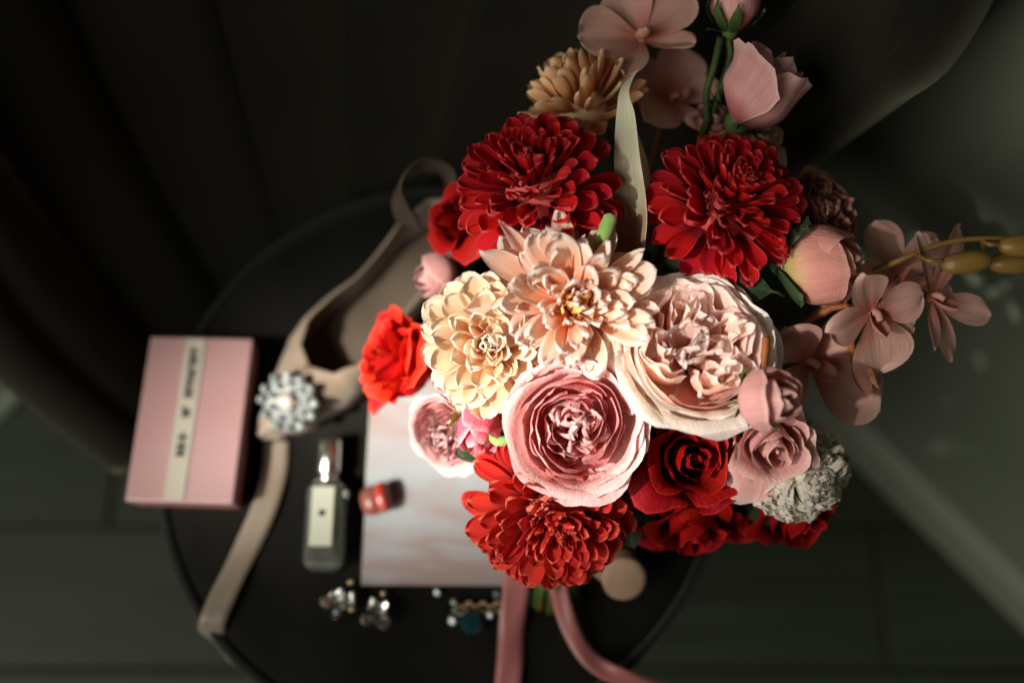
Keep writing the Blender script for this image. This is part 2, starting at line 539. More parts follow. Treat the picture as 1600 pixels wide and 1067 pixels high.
def wrap_mesh(name, m, r0, r1, r2, H, span, spiral=0.0, curl=0.0, droop=0.0, ruffle=0.0, fr=4.0, round_=0.25, seed=0, nu=13, nv=9,
              z0=0.0, point=0.0, crump=0.0, narrow=0.55, vmax=1.0, taper=0.0):
    """a petal wrapped round the flower's axis (+Z), hollow side inward, its rim rolled outward"""
    r = random.Random(seed)
    ph, ph2, ph3 = r.random() * 6, r.random() * 6, r.random() * 6
    off = Vector((r.random() * 50, r.random() * 50, r.random() * 50))
    vs, uvs = [], []
    for j in range(nv):
        v = j / (nv - 1)
        for i in range(nu):
            u = 2 * i / (nu - 1) - 1
            top = 1 - round_ * abs(u) ** 2.6 + point * max(0, 1 - abs(u) * 2.2) + 0.05 * math.sin(2.2 * u + ph3)
            vv = v * top * vmax
            a = u * span / 2 * (narrow + (1 - narrow) * min(1, v * 1.6)) * (1 - taper * v ** 2.2)
            if vv < 0.5:
                k = vv / 0.5
                rr = r0 + (r1 - r0) * math.sin(k * PI / 2)
            else:
                k = (vv - 0.5) / 0.5
                rr = r1 + (r2 - r1) * k * k
            zz = H * vv
            if vv > 0.62:
                k = (vv - 0.62) / 0.38
                rr += curl * k * k
                zz -= droop * k ** 2.5
            rr += spiral * u
            e = v ** 2.5
            rr += ruffle * math.sin(fr * u * 2.2 + ph) * e + 0.35 * ruffle * math.sin(fr * u * 5.1 + ph2) * e
            zz += ruffle * 0.5 * math.sin(fr * u * 3.1 + ph2) * e
            x, y = rr * math.cos(a), rr * math.sin(a)
            if crump:
                q = Vector((x, y, zz)) * (2.2 / max(H, 1e-4)) + off
                nn = mnoise.noise_vector(q) * crump * (0.25 + v)
                x, y, zz = x + nn.x, y + nn.y, zz + nn.z * 0.6
            vs.append((x, y, z0 + zz))
            uvs.append((i / (nu - 1), v))
    return new_mesh(name, vs, grid_faces(nu, nv), m, uvs)


BIND = W(880, 800, 0.62)
FOOT = WZ(868, 935, 0.456)
GRP = 'flowers of the bouquet'
stem_k = [0]


def add_stem(root, mtx, m=None, rad=0.0022, foot=None, z0=0.0):
    k = stem_k[0]
    stem_k[0] += 1
    a = k * 2.4
    bp = BIND + Vector((math.cos(a), math.sin(a), 0)) * 0.010
    ft = foot or (FOOT + Vector((math.cos(a + 2.6) * 0.016, math.sin(a + 2.6) * 0.009, 0)))
    inv = mtx.inverted()
    p0 = mtx @ Vector((0, 0, z0))
    back = mtx @ Vector((0, 0, z0 - 0.03))
    pts = [inv @ q for q in (p0, back, bp.lerp(back, 0.4) + Vector((0, 0, -0.01)), bp, ft)]
    link('stem', tube_mesh('stem', pts, rad, m or M['stem'], n=7, sub=5), root)


def rad_m(rpx, d):
    return rpx * d / FPX


def place_petal(root, me, alpha, phi, base_r, sc, roll=0.0, name='petal', zoff=0.0, wsc=1.0):
    d = Vector((math.sin(alpha) * math.cos(phi), math.sin(alpha) * math.sin(phi), math.cos(alpha)))
    # hollow side looks back towards the axis
    up = Vector((-math.cos(alpha) * math.cos(phi), -math.cos(alpha) * math.sin(phi), math.sin(alpha)))
    x = d.cross(up)
    mm = Matrix((x, d, up)).transposed().to_4x4()
    mm = Matrix.Translation(d * base_r + Vector((0, 0, zoff))) @ mm @ Matrix.Rotation(roll, 4, 'Y') @ Matrix.Diagonal((sc * wsc, sc, sc, 1))
    return link(name, me, root, mm)


def dahlia(name, label, cat, px, py, d, rpx, axis, m, n=86, wd=0.56, cup=1.35, bend=0.10, a0=118, a1=5, l0=0.61, l1=0.34,
           peak=0.70, q=0.5, ruffle=0.03, inner_m=None, expo=0.80, seed=1, stem=True, curl=0.0, pinch=0.0, jit=0.10, incup=2.2, tipcup=0.9, base_r=0.40, xh=(1, 0, 0), wj=0.12, lj=0.07, rj=0.14):
    R = rad_m(rpx, d)
    rr = random.Random(seed)
    mtx = frame(W(px, py, d), D(*axis), xh)
    root = empty(name, mtx, label, cat, GRP)
    lv = []
    for k in range(3):
        t = k / 2
        mm = m
        lv.append([petal_mesh('petal', mm, 1.0, wd * (1 - 0.12 * t), cup + (incup - cup) * t ** 1.3, bend * (1 + 0.6 * t), curl * (1 - t), peak, q,
                              ruffle=ruffle, seed=seed * 37 + k * 7 + s, tipcup=(tipcup if tipcup is not None and k < 2 else None), base=.32,
                              pinch=pinch * (0.6 + 0.4 * rr.random()), nu=9, nv=10, twist=rr.uniform(-.25, .25), wob=0.03) for s in range(4)])
    for i in range(n):
        t = i / (n - 1)
        al = math.radians(a0 + (a1 - a0) * t ** expo) + rr.gauss(0, jit)
        ph = i * 2.39996 + rr.gauss(0, jit)
        k = 0 if t < 0.5 else (1 if t < 0.82 else 2)
        Lg = R * (l0 + (l1 - l0) * t ** 1.2) * rr.uniform(1 - lj, 1 + lj * .8)
        place_petal(root, lv[k][rr.randrange(4)], max(al, 0.02), ph, R * base_r, Lg, rr.gauss(0, rj), wsc=rr.uniform(1 - wj, 1 + wj))
    if inner_m:
        fl = petal_mesh('floret', inner_m, 1, .22, .8, .5, .6, .7, .5, seed=seed, nu=5, nv=7)
        for k in range(34):
            place_petal(root, fl, math.radians(2 + 42 * math.sqrt(k / 34)) , k * 2.4, R * base_r * .6, R * rr.uniform(.36, .52), rr.gauss(0, .4), name='floret')
    # dark receptacle between the petal bases
    link('receptacle', lathe_mesh('receptacle', [(R * .02, -R * .3), (R * base_r * .75, -R * base_r * .8), (R * base_r, 0), (R * base_r * .8, R * base_r * .6), (R * .03, R * base_r)], m, 16), root)
    if stem:
        add_stem(root, mtx, z0=-R * .18)
    return root, mtx, R


def sepals(root, m, n, L_, wd, alpha, z0=0.0, bend=0.3, seed=0, base_r=0.0, pinch=0.9, a_j=0.25, q=0.8, peak=0.4):
    rr = random.Random(seed)
    for k in range(n):
        me = petal_mesh('sepal', m, 1.0, wd, 0.6, bend, rr.uniform(-.4, .4), peak, q, base=0.5, seed=seed + k, nu=7, nv=9, pinch=pinch, wob=0.05, crease=0.03)
        place_petal(root, me, alpha + rr.gauss(0, a_j), k * 2 * PI / n + rr.gauss(0, .2), base_r, L_ * rr.uniform(.85, 1.15), name='sepal', zoff=z0)


def rose(name, label, cat, px, py, d, rpx, axis, m, n=15, H=1.0, open_=1.0, seed=1, curl=0.30, droop=0.22, ruffle=0.03, tight=0.07, back=0.45,
         sep=None, stem=True, crump=0.05, point=0.08, xh=(1, 0, 0), inner=None, xr=0.0):
    """spiral rose: petals wound round the heart, opening and rolling outward"""
    R = rad_m(rpx, d)
    rr = random.Random(seed)
    ax = D(*axis)
    mtx = frame(W(px, py, d) - ax * R * back, ax, xh, xr)
    root = empty(name, mtx, label, cat, GRP)
    for k in range(n):
        t = k / (n - 1)
        r1 = R * (tight + (0.72 - tight) * t ** 0.9) * (0.9 + 0.1 * rr.random())
        r2 = r1 * (0.85 + 0.40 * t * open_)
        span = math.radians(260 - 125 * t + rr.uniform(-12, 12))
        hh = R * H * (1.02 - 0.22 * t ** 1.6)
        c = R * curl * open_ * max(0, (t - 0.18)) * 1.1
        dr = R * droop * open_ * max(0, t - 0.45) * 1.8
        mm = inner if (inner and t < 0.55) else m
        me = wrap_mesh('petal', mm, r1 * 0.35, r1, r2, hh, span, spiral=R * 0.035 * (1 - 0.3 * t), curl=c, droop=dr, ruffle=R * ruffle * (0.5 + t),
                       seed=seed * 91 + k, round_=0.22 + 0.12 * t, point=point * t, crump=R * crump * (0.4 + t), nu=15, nv=11)
        link('petal', me, root, Matrix.Rotation(k * 2.22 + rr.gauss(0, .15), 4, 'Z') @ Matrix.Translation((0, 0, -R * 0.10 * t)))
    link('heart', tube_mesh('heart', [(0, 0, R * .1), (R * .015, 0, R * H * .5), (0, R * .01, R * H * .86)], lambda t: R * 0.055 * (1 - .4 * t), inner or m, n=8), root)
    if sep:
        sepals(root, sep, 5, R * 0.7, 0.34, math.radians(100), z0=0.0, seed=seed)
    link('calyx', lathe_mesh('calyx', [(R * .05, -R * .22), (R * .13, -R * .16), (R * .17, -R * .02), (R * .12, R * .08)], M['stem'], 12), root)
    if stem:
        add_stem(root, mtx, z0=-R * .15)
    return root, mtx, R


def cabbage(name, label, cat, px, py, d, rpx, axis, m_out, m_in, seed=1, back=0.35, rings=((5, .88, .99, .48, .10), (6, .84, .92, .54, .08), (6, .78, .84, .58, .05), (7, .70, .73, .62, .02)),
            quarters=4, stem=True, hq=0.74, ruf=0.045, inner_r=0.27, nq=4, xh=(1, 0, 0)):
    """old garden rose: bowl of guard petals round a quartered, crumpled heart"""
    R = rad_m(rpx, d)
    rr = random.Random(seed)
    ax = D(*axis)
    mtx = frame(W(px, py, d) - ax * R * back, ax, xh)
    root = empty(name, mtx, label, cat, GRP)
    for ri, (n, r1, r2, h, c) in enumerate(rings):
        for k in range(n):
            f = rr.uniform(.95, 1.05)
            me = wrap_mesh('petal', m_out if ri < 2 else (m_in if ri > 2 else m_out), R * r1 * .30, R * r1 * f, R * r2 * f, R * h * rr.uniform(.92, 1.06), math.radians(rr.uniform(88, 120)),
                           spiral=R * 0.045, curl=R * c * rr.uniform(.5, 1.4), droop=R * c * 0.8, ruffle=R * ruf * rr.uniform(.4, .9), fr=rr.uniform(1.5, 3),
                           seed=seed * 77 + ri * 13 + k, round_=rr.uniform(.14, .26), crump=R * .028, nu=17, nv=11, narrow=.8)
            link('petal', me, root, Matrix.Rotation((k + ri * .45) * 2 * PI / n + rr.gauss(0, .1), 4, 'Z'))
    for qd in range(quarters):
        a = qd * 2 * PI / quarters + 0.5 + rr.gauss(0, .12)
        for k in range(nq):
            t = k / (nq - 1)
            r1 = R * (inner_r * (1 - 0.80 * t)) * rr.uniform(.9, 1.1)
            me = wrap_mesh('petal', m_in, r1 * .5, r1, r1 * 1.08, R * (hq - 0.16 + 0.20 * t * rr.uniform(.4, 1.1)), math.radians(rr.uniform(150, 215)), spiral=R * .03 * rr.choice((-1, 1)),
                           curl=R * .05 * rr.uniform(-.6, 1.2), ruffle=R * ruf * rr.uniform(.8, 1.5), fr=rr.uniform(2.5, 5.5), seed=seed * 53 + qd * 11 + k,
                           round_=.2, crump=R * .045, nu=17, nv=9, narrow=.85)
            off = Vector((math.cos(a), math.sin(a), 0)) * R * (inner_r + .02)
            link('petal', me, root, Matrix.Translation(off + Vector((0, 0, R * .02))) @ Matrix.Rotation(a + rr.gauss(0, .28), 4, 'Z'))
    # crumpled petal tips in the middle
    for k in range(17):
        a = k * 2.4
        me = petal_mesh('petal', m_in, 1, .75, .9, .5, -.5, .7, .55, ruffle=.07, fr=5, seed=seed * 31 + k, nu=11, nv=9, wob=.06)
        place_petal(root, me, math.radians(10 + 3.8 * k), a, R * .1, R * (.64 - .008 * k), rr.gauss(0, .5))
    link('calyx', lathe_mesh('calyx', [(R * .05, -R * .2), (R * .16, -R * .14), (R * .20, -R * .04), (R * .1, R * .0)], M['stem'], 12), root)
    if stem:
        add_stem(root, mtx, z0=-R * .15)
    return root, mtx, R


def bud(name, label, cat, px, py, d, rpx, axis, m, n=8, H=1.9, seed=1, sep=None, nsep=5, sl=0.5, sw=.7, stap=.9, sro=0, nloose=0, stem=True, stem_m=None, top=0.45, fat=.86, back=.85, xh=(1, 0, 0), ruffle=.03, roll=0, crump=.05, curl=.10, foot=None):
    """closed bud: overlapping petals drawn in at the top"""
    R = rad_m(rpx, d)
    rr = random.Random(seed)
    ax = D(*axis)
    mtx = frame(W(px, py, d) - ax * R * back, ax, xh, roll)
    root = empty(name, mtx, label, cat, GRP)
    for k in range(n):
        t = k / (n - 1)
        r1 = R * (0.30 + (fat - .30) * t)
        r2 = r1 * (0.25 + top * t)
        me = wrap_mesh('petal', m, R * .22, r1, r2, R * H * (1.0 - .17 * t), math.radians(rr.uniform(150, 200) - 30 * t), spiral=R * .04, curl=R * curl * t * rr.uniform(.3, 1.6),
                       ruffle=R * ruffle * (.3 + t), seed=seed * 71 + k, round_=.3, crump=R * crump, nu=15, nv=13, narrow=.75)
        link('petal', me, root, Matrix.Rotation(k * 2.3 + rr.gauss(0, .2), 4, 'Z'))
    link('calyx', lathe_mesh('calyx', [(R * .10, -R * .28), (R * .22, -R * .18), (R * .30, 0), (R * .28, R * .12), (R * .1, R * .2)], M['stem'] if sep is None else sep, 12), root)
    if sep:
        for k in range(nsep):
            me = wrap_mesh('sepal', sep, R * .27, R * (fat * 1.05 + .03), R * fat * (.25 + top) * 1.1, R * H * .86, sw * rr.uniform(.85, 1.15), curl=0, ruffle=R * .05, seed=seed * 17 + k,
                           round_=.35, crump=R * .05, nu=9, nv=11, narrow=.8, vmax=sl * rr.uniform(.8, 1.15), taper=stap)
            link('sepal', me, root, Matrix.Rotation(k * 2 * PI / nsep + rr.gauss(0, .15) + sro, 4, 'Z') @ Matrix.Translation((R * .02, 0, -R * .06)))
        for k in range(nloose):
            me = petal_mesh('sepal', sep, 1, .22, .6, .4, rr.uniform(-.6, .8), .4, .8, base=.5, seed=seed + k, nu=7, nv=9, pinch=.8, wob=.04)
            place_petal(root, me, math.radians(rr.uniform(65, 105)), k * 2 * PI / max(1, nloose) + .6, R * .2, R * rr.uniform(.7, 1), name='sepal')
    if stem:
        add_stem(root, mtx, stem_m, z0=-R * .2, foot=foot)
    return root, mtx, R


# ================================================================== ROOM
sub = struct(link('floor', box_mesh('floor', 4.2, 4.2, 0.05, M['subfloor'], 0, z0=-0.075)))
PW = 0.155
vari = []
for s in range(3):
    vari.append(box_mesh('floor_plank', 1.396, PW - 0.003, 0.022, M['plank'], 0.0015, 1))
y = -1.05
row = 0
while y < 1.5:
    x = -1.9 + (row * 0.53) % 1.4 - 1.4
    while x < 1.9:
        if x > -2.2:
            link('floor_plank', vari[rnd.randrange(3)], sub, Matrix.Translation((x + 0.7, y + PW / 2, -0.022 + rnd.uniform(-.0006, .0003))))
        x += 1.4
    y += PW
    row += 1

# the wall on the right, running diagonally through the picture, with its baseboard
WP0, WP1 = WZ(1300, 690, 0), WZ(1600, 985, 0)
wd_ = (WP1 - WP0)
wd_.z = 0
wd_.normalize()
wn = Vector((wd_.y, -wd_.x, 0))
if wn.dot(Vector((1, 1, 0))) < 0:
    wn = -wn
mw = Matrix((wd_, wn, Vector((0, 0, 1)))).transposed().to_4x4()
wall_o = WP0 + wn * 0.014
wall = tag(link('wall', box_mesh('wall', 3.4, 0.12, 2.4, M['wall'], 0.0, z0=0.0005), None, Matrix.Translation(wall_o + wn * 0.06 + wd_ * -0.3) @ mw),
           'plain grey green painted wall on the right beside the chair', 'wall')


def bb_profile():
    pts = [(0, 0), (-0.014, 0), (-0.014, 0.052), (-0.012, 0.058), (-0.007, 0.061), (-0.006, 0.066), (-0.002, 0.070), (0, 0.071)]
    vs, n = [], len(pts)
    for s in (-1.6, 1.6):
        vs += [(s, p[0] - 0.0005, p[1] + 0.001) for p in pts]
    fs = [(i, (i + 1) % n, (i + 1) % n + n, i + n) for i in range(n)]
    fs += [tuple(range(n))[::-1], tuple(range(n, 2 * n))]
    return new_mesh('baseboard', vs, fs, M['board'], smooth=False)


bb = link('baseboard', bb_profile(), wall, Matrix.Translation((0, -0.06, 0)))

# small mat whose bound corner shows at the left edge of the picture
c0 = WZ(62, 592, 0.004)
e1 = (WZ(0, 515, 0.004) - c0).normalized()
e2 = (WZ(0, 655, 0.004) - c0).normalized()
mt = tag(link('floor_mat', new_mesh('floor_mat', [c0, c0 + e1 * .5, c0 + e1 * .5 + e2 * .5, c0 + e2 * .5] + [p - Vector((0, 0, .0035)) for p in (c0, c0 + e1 * .5, c0 + e1 * .5 + e2 * .5, c0 + e2 * .5)],
         [(0, 1, 2, 3), (4, 5, 1, 0), (5, 6, 2, 1), (6, 7, 3, 2), (7, 4, 0, 3)], M['mat_'], smooth=False)),
         'grey green floor mat corner with pale bound edge beside the chair', 'mat')
for ea, eb in ((e1, e2), (e2, e1)):
    p = [c0 + eb * .008 - ea * 0.004, c0 + eb * .008 + ea * .48]
    link('binding', tube_mesh('binding', [p[0], p[0].lerp(p[1], .5), p[1]], 0.011, M['mat_edge'], n=8), mt)

# ================================================================== CHAIR
SZ = 0.45
SCN = Vector((-0.05, 0.177, SZ))
SR = 0.2
chair = empty('shell_chair', Matrix.Translation((SCN.x, SCN.y, 0)), 'dark charcoal velvet shell back chair with round seat and channelled back', 'chair')
CH = Matrix.Translation((-SCN.x, -SCN.y, 0))


def cpart(name, me, parent=None):
    return link(name, me, parent or chair, CH if parent is None else None)


prof = [(0.01, -.085), (.19, -.085), (.198, -.07), (.2, -.03), (.199, -.012), (.193, -.003), (.180, 0.0), (.12, 0.0), (.05, 0.0), (.002, 0.0)]
link('seat', lathe_mesh('seat', [(r, z) for r, z in prof], M['velvet'], 96), chair, Matrix.Translation((0, 0, SZ)))
for zz, rr_ in ((-.006, .1985), (-.075, .2)):
    ring = [(SCN.x + rr_ * math.cos(a), SCN.y + rr_ * math.sin(a), SZ + zz) for a in np.linspace(0, 2 * PI, 65)]
    cpart('seat_piping', tube_mesh('seat_piping', ring, 0.0038, M['piping'], n=8, sub=2))
link('seat_frame', lathe_mesh('seat_frame', [(.02, -.13), (.17, -.13), (.185, -.12), (.185, -.087), (.02, -.087)], M['leg'], 64), chair, Matrix.Translation((0, 0, SZ)))
for k in range(4):
    a = math.radians(120 + 45 + 90 * k)
    p = Vector((SCN.x + .13 * math.cos(a), SCN.y + .13 * math.sin(a), SZ - .12))
    q = Vector((SCN.x + .165 * math.cos(a), SCN.y + .165 * math.sin(a), 0.001))
    cpart('leg', tube_mesh('leg', [p, p.lerp(q, .5), q], lambda t: .016 - .007 * t, M['leg'], n=12))
# flaring back of padded channels
TOP = catmull([(.222, .322, .722), (.205, .42, .79), (.10, .51, .845), (-.06, .54, .86), (-.21, .485, .83), (-.305, .385, .765), (-.335, .292, .665)], 24)
A0, A1 = math.radians(47), math.radians(181)


def shell_pt(t, h, off=0.0):
    a = A0 + (A1 - A0) * t
    b = Vector((SCN.x + (SR + .004) * math.cos(a), SCN.y + (SR + .004) * math.sin(a), SZ - .08))
    i = t * (len(TOP) - 1)
    h = h * (1 - .10 * max(0, 1 - t / .08) ** 2.2 - .06 * max(0, 1 - (1 - t) / .08) ** 2.2)
    k = min(int(i), len(TOP) - 2)
    tp = TOP[k].lerp(TOP[k + 1], i - k)
    out = Vector((math.cos(a), math.sin(a), -0.25)).normalized()
    p = b.lerp(tp, h) - out * (0.045 * math.sin(PI * h) ** 1.0) * -0.6
    return p + out * off, out


NCH = 8
for c in range(NCH):
    nu_, nv_ = 15, 22
    gap = 0.0006
    inn, outv = [], []
    for j in range(nv_):
        h = j / (nv_ - 1)
        for i in range(nu_):
            u = i / (nu_ - 1)
            t = (c + gap + u * (1 - 2 * gap)) / NCH
            bul = 0.013 * (1 - abs(2 * u - 1) ** 2.6) * (0.35 + 0.65 * math.sin(PI * min(h * 1.1, 1) * .5))
            edge = 0.010 * max(0, (h - .93) / .07) ** 2
            p, o_ = shell_pt(t, h, -bul + edge)
            q, o_ = shell_pt(t, h, 0.046 - edge)
            inn.append(p)
            outv.append(q)
    vs = inn + outv
    o = len(inn)
    fs = [tuple(reversed(f)) for f in grid_faces(nu_, nv_)] + [tuple(x + o for x in f) for f in grid_faces(nu_, nv_)]
    for j in range(nv_ - 1):
        a, b = j * nu_, (j + 1) * nu_
        fs += [(a, b, b + o, a + o), (b + nu_ - 1, a + nu_ - 1, a + nu_ - 1 + o, b + nu_ - 1 + o)]
    for i in range(nu_ - 1):
        a = (nv_ - 1) * nu_ + i
        fs += [(a, a + 1, a + 1 + o, a + o), (i + 1, i, i + o, i + 1 + o)]
    cpart('back_channel', new_mesh('back_channel', vs, fs, M['velvet_back']))
roll_pts = ([shell_pt(0.004, h, .022)[0] for h in np.linspace(0.1, .96, 10)] + [shell_pt(t, .995, .022)[0] for t in np.linspace(.02, .98, 60)]
            + [shell_pt(.996, h, .022)[0] for h in np.linspace(.96, .1, 10)])
cpart('edge_roll', tube_mesh('edge_roll', roll_pts, 0.0245, M['velvet_back'], n=16, sub=4))

# ================================================================== THINGS ON THE SEAT
Z0 = SZ + 0.001


def seat_frame_px(px0, py0, px1, py1, z=Z0):
    """matrix with its origin midway, +Y running from the first to the second spot on the seat"""
    a, b = WZ(px0, py0, z), WZ(px1, py1, z)
    yv = (b - a)
    L_ = yv.length
    yv.normalize()
    xv = yv.cross(Vector((0, 0, 1)))
    m = Matrix((xv, yv, Vector((0, 0, 1)))).transposed().to_4x4()
    return Matrix.Translation((a + b) / 2) @ m, L_


# gift box (its top face is what the photo shows)
BT = 0.024
tl, tr, bl, br = (WZ(x, y, Z0 + BT) for x, y in ((235, 530), (395, 525), (195, 783), (364, 785)))
mb, bh = seat_frame_px(279, 784, 315, 527.5, Z0 + BT)
bw = ((tr - tl).length + (br - bl).length) / 2
mb = Matrix.Translation((0, 0, -BT)) @ mb
gb = empty('gift_box', mb, 'flat pink gift box with cream label band lying on seat edge', 'box')
link('tray', box_mesh('tray', bw - .002, bh - .002, .012, M['boxside'], .0008), gb)
link('lid', box_mesh('lid', bw, bh, BT - .0125, M['boxpink'], .0012), gb, Matrix.Translation((0, 0, .0124)))
lb = link('label_band', box_mesh('label_band', .0135, bh * .985, .0004, M['boxlabel'], 0), gb, Matrix.Translation((-.0035, 0, BT + .0002)))
# blurred dark lettering that runs up the band: three words of upright strokes
rl = random.Random(5)


def word(y0, y1, nl):
    vs, fs = [], []

    def bar(xa, ya, xb, yb):
        k = len(vs)
        for z in (0, .0003):
            vs.extend([(xa, ya, z), (xb, ya, z), (xb, yb, z), (xa, yb, z)])
        fs.extend([(k + 4, k + 5, k + 6, k + 7), (k, k + 1, k + 5, k + 4), (k + 1, k + 2, k + 6, k + 5), (k + 2, k + 3, k + 7, k + 6), (k + 3, k, k + 4, k + 7)])
    st = (y1 - y0) / nl
    for i in range(nl):
        a = y0 + i * st
        w_ = st * .9
        bar(-.0031, a, .0031, a + w_ * .5)
        j = rl.choice(((-.0028, -.0012), (.0012, .0028), (-.0008, .0008)))
        bar(j[0], a + w_ * .40, j[1], a + w_)
        if rl.random() < .6:
            bar(-.0028, a + w_ * .68, .0028 * rl.choice((0, 1)), a + w_ * .99)
    return new_mesh('word', vs, fs, M['ink'], smooth=False)


for ya, yb, nl in ((-.235, -.085, 3), (.0, .07, 2), (.12, .44, 8)):
    link('lettering', word(ya * bh, yb * bh, nl), lb, Matrix.Translation((0.0002, 0, .0004)))

# card with a blush print
mc, chh = seat_frame_px(678, 914, 688, 590, Z0 + .002)
card = tag(link('invitation_card', box_mesh('invitation_card', .098, chh, .002, M['marble'], .0003, 1), None, Matrix.Translation((0, 0, -.0018)) @ mc),
           'white card with blush pink brush marks lying under the bouquet', 'card')
me_, eh = seat_frame_px(640, 760, 646, 640, Z0)
env = tag(link('envelope', box_mesh('envelope', .062, eh + .03, .0008, M['label'], 0), None, Matrix.Translation((-.0, 0.0, -.0007)) @ me_), 'plain grey envelope slipped under the white blush card', 'envelope')

# perfume bottle lying on its back
mp_, pl = seat_frame_px(500, 889, 513, 684, Z0 + .02)
mp_ = Matrix.Translation((0, 0, -.02)) @ mp_
bot = empty('perfume_bottle', mp_, 'clear rectangular perfume bottle with silver cap lying on the seat', 'perfume bottle')
BL, CL = pl * .68, pl * .27
bw_, bd_ = .0255, .020
link('glass_body', box_mesh('glass_body', bw_, BL, bd_, M['glass'], .0050, 1), bot, Matrix.Translation((0, -pl / 2 + BL / 2, 0)))
link('perfume', box_mesh('perfume', bw_ - .006, BL * .80, bd_ - .007, M['perfume'], .002, 2, z0=.0035), bot, Matrix.Translation((0, -pl / 2 + BL * .5, 0)))
lbp = link('label', box_mesh('label', .0150, BL * .66, .0004, M['label'], 0), bot, Matrix.Translation((-.001, -pl / 2 + BL * .58, bd_ + .0003)))
link('emblem', lathe_mesh('emblem', [(.0005, 0), (.0024, 0), (.0024, .0003), (.0005, .0003)], M['ink'], 8), lbp, Matrix.Translation((0, .002, .0004)))
rotx = Matrix.Rotation(-PI / 2, 4, 'X')
link('neck', lathe_mesh('neck', [(.004, 0), (.0062, 0), (.0062, .006), (.004, .006)], M['silver'], 24), bot, Matrix.Translation((0, -pl / 2 + BL - .0005, bd_ / 2)) @ rotx)
link('cap', lathe_mesh('cap', [(.001, 0), (.0072, 0), (.0079, .0006), (.0079, CL - .0008), (.0072, CL), (.001, CL)], M['silver'], 40), bot,
     Matrix.Translation((0, -pl / 2 + BL + .005, bd_ / 2)) @ rotx)

# little red round pot lying on its side at the card's edge
pc = WZ(590, 779, Z0 + .009)
mr = Matrix.Translation(pc) @ Matrix.Rotation(math.radians(12), 4, 'Z') @ Matrix.Rotation(math.radians(68), 4, 'Y') @ Matrix.Diagonal((.58, .80, .74, 1))
rp = empty('red_pot', mr, 'small round wine red pot lying across the left edge of the white card', 'pot')
link('pot_body', lathe_mesh('pot_body', [(.001, -.0145), (.009, -.0145), (.0115, -.012), (.0125, -.006), (.0122, .002), (.001, .002)], M['redpot'], 36), rp)
link('pot_lid', lathe_mesh('pot_lid', [(.001, .0022), (.0125, .0022), (.0130, .004), (.0130, .0085), (.0118, .0108), (.007, .0122), (.001, .0126)], M['redlid'], 36), rp)

# shoe with a rhinestone buckle
ms, sl = seat_frame_px(398, 700, 732, 362, Z0)
sl *= 0.93
shoe = empty('pointed_shoe', ms, 'champagne satin pointed shoe with round rhinestone buckle beside the pink box', 'shoe')


def lerp_tab(t, tab):
    for (a, va), (b, vb) in zip(tab, tab[1:]):
        if t <= b:
            k = (t - a) / (b - a)
            k = k * k * (3 - 2 * k)
            return va + (vb - va) * k
    return tab[-1][1]


WT = [(0, .003), (.05, .011), (.15, .0215), (.30, .031), (.45, .029), (.62, .023), (.82, .0225), (.93, .018), (1, .004)]
HT = [(0, .010), (.08, .017), (.25, .032), (.36, .034), (.5, .028), (.7, .026), (.88, .034), (1, .038)]
ZT = [(0, .002), (.35, .002), (.55, .008), (.85, .020), (1, .022)]
GT = [(0, 0), (.27, 0), (.31, .55), (.40, .86), (.6, .93), (1, .96)]


def shoe_side(sgn, ns=44, nr=9):
    vs = []
    for i in range(ns):
        s = (i / (ns - 1))
        s = 0.5 - 0.5 * math.cos(PI * s)
        w_, h_, z_, g_ = (lerp_tab(s, T) for T in (WT, HT, ZT, GT))
        for k in range(nr):
            a = k / (nr - 1) * PI / 2
            lat = w_ * (g_ + (1 - g_) * math.cos(a)) * (1 + .10 * math.sin(2 * a))
            if k == nr - 1 and g_ == 0:
                lat = 0
            vs.append((sgn * lat, (s - .5) * sl, z_ + .002 + h_ * math.sin(a)))
    fs = grid_faces(nr, ns)
    if sgn > 0:
        fs = [tuple(reversed(f)) for f in fs]
    return vs, fs


v1, f1 = shoe_side(1)
v2, f2 = shoe_side(-1)
o = len(v1)
me = new_mesh('upper', v1 + v2, f1 + [tuple(x + o for x in f) for f in f2], M['satin'])
up = link('upper', me, shoe)
sm = up.modifiers.new('thick', 'SOLIDIFY')
sm.thickness = .0016
sm.offset = -1


def sole_mesh(name, m, dz, k, th):
    vs = []
    ns = 34
    for layer in (0, 1):
        for i in range(ns):
            s = 0.5 - 0.5 * math.cos(PI * i / (ns - 1))
            w_, z_ = lerp_tab(s, WT) * k, lerp_tab(s, ZT)
            for u in (-1, -.5, 0, .5, 1):
                vs.append((u * w_, (s - .5) * sl * (.995 if k < 1 else 1.0), z_ + dz + th * layer))
    n = ns * 5
    fs = [tuple(reversed(f)) for f in grid_faces(5, ns)] + [tuple(x + n for x in f) for f in grid_faces(5, ns)]
    for j in range(ns - 1):
        fs += [(j * 5, (j + 1) * 5, (j + 1) * 5 + n, j * 5 + n), ((j + 1) * 5 + 4, j * 5 + 4, j * 5 + 4 + n, (j + 1) * 5 + 4 + n)]
    return new_mesh(name, vs, fs, m)


link('sole', sole_mesh('sole', M['sole'], -.002, 1.0, .0035), shoe)
link('insole', sole_mesh('insole', M['insole'], .003, .93, .0015), shoe)
link('heel', lathe_mesh('heel', [(.002, 0), (.008, 0), (.009, .005), (.015, .012), (.018, .018), (.002, .018)], M['satin'], 24), shoe, Matrix.Translation((0, sl * .43, 0)))
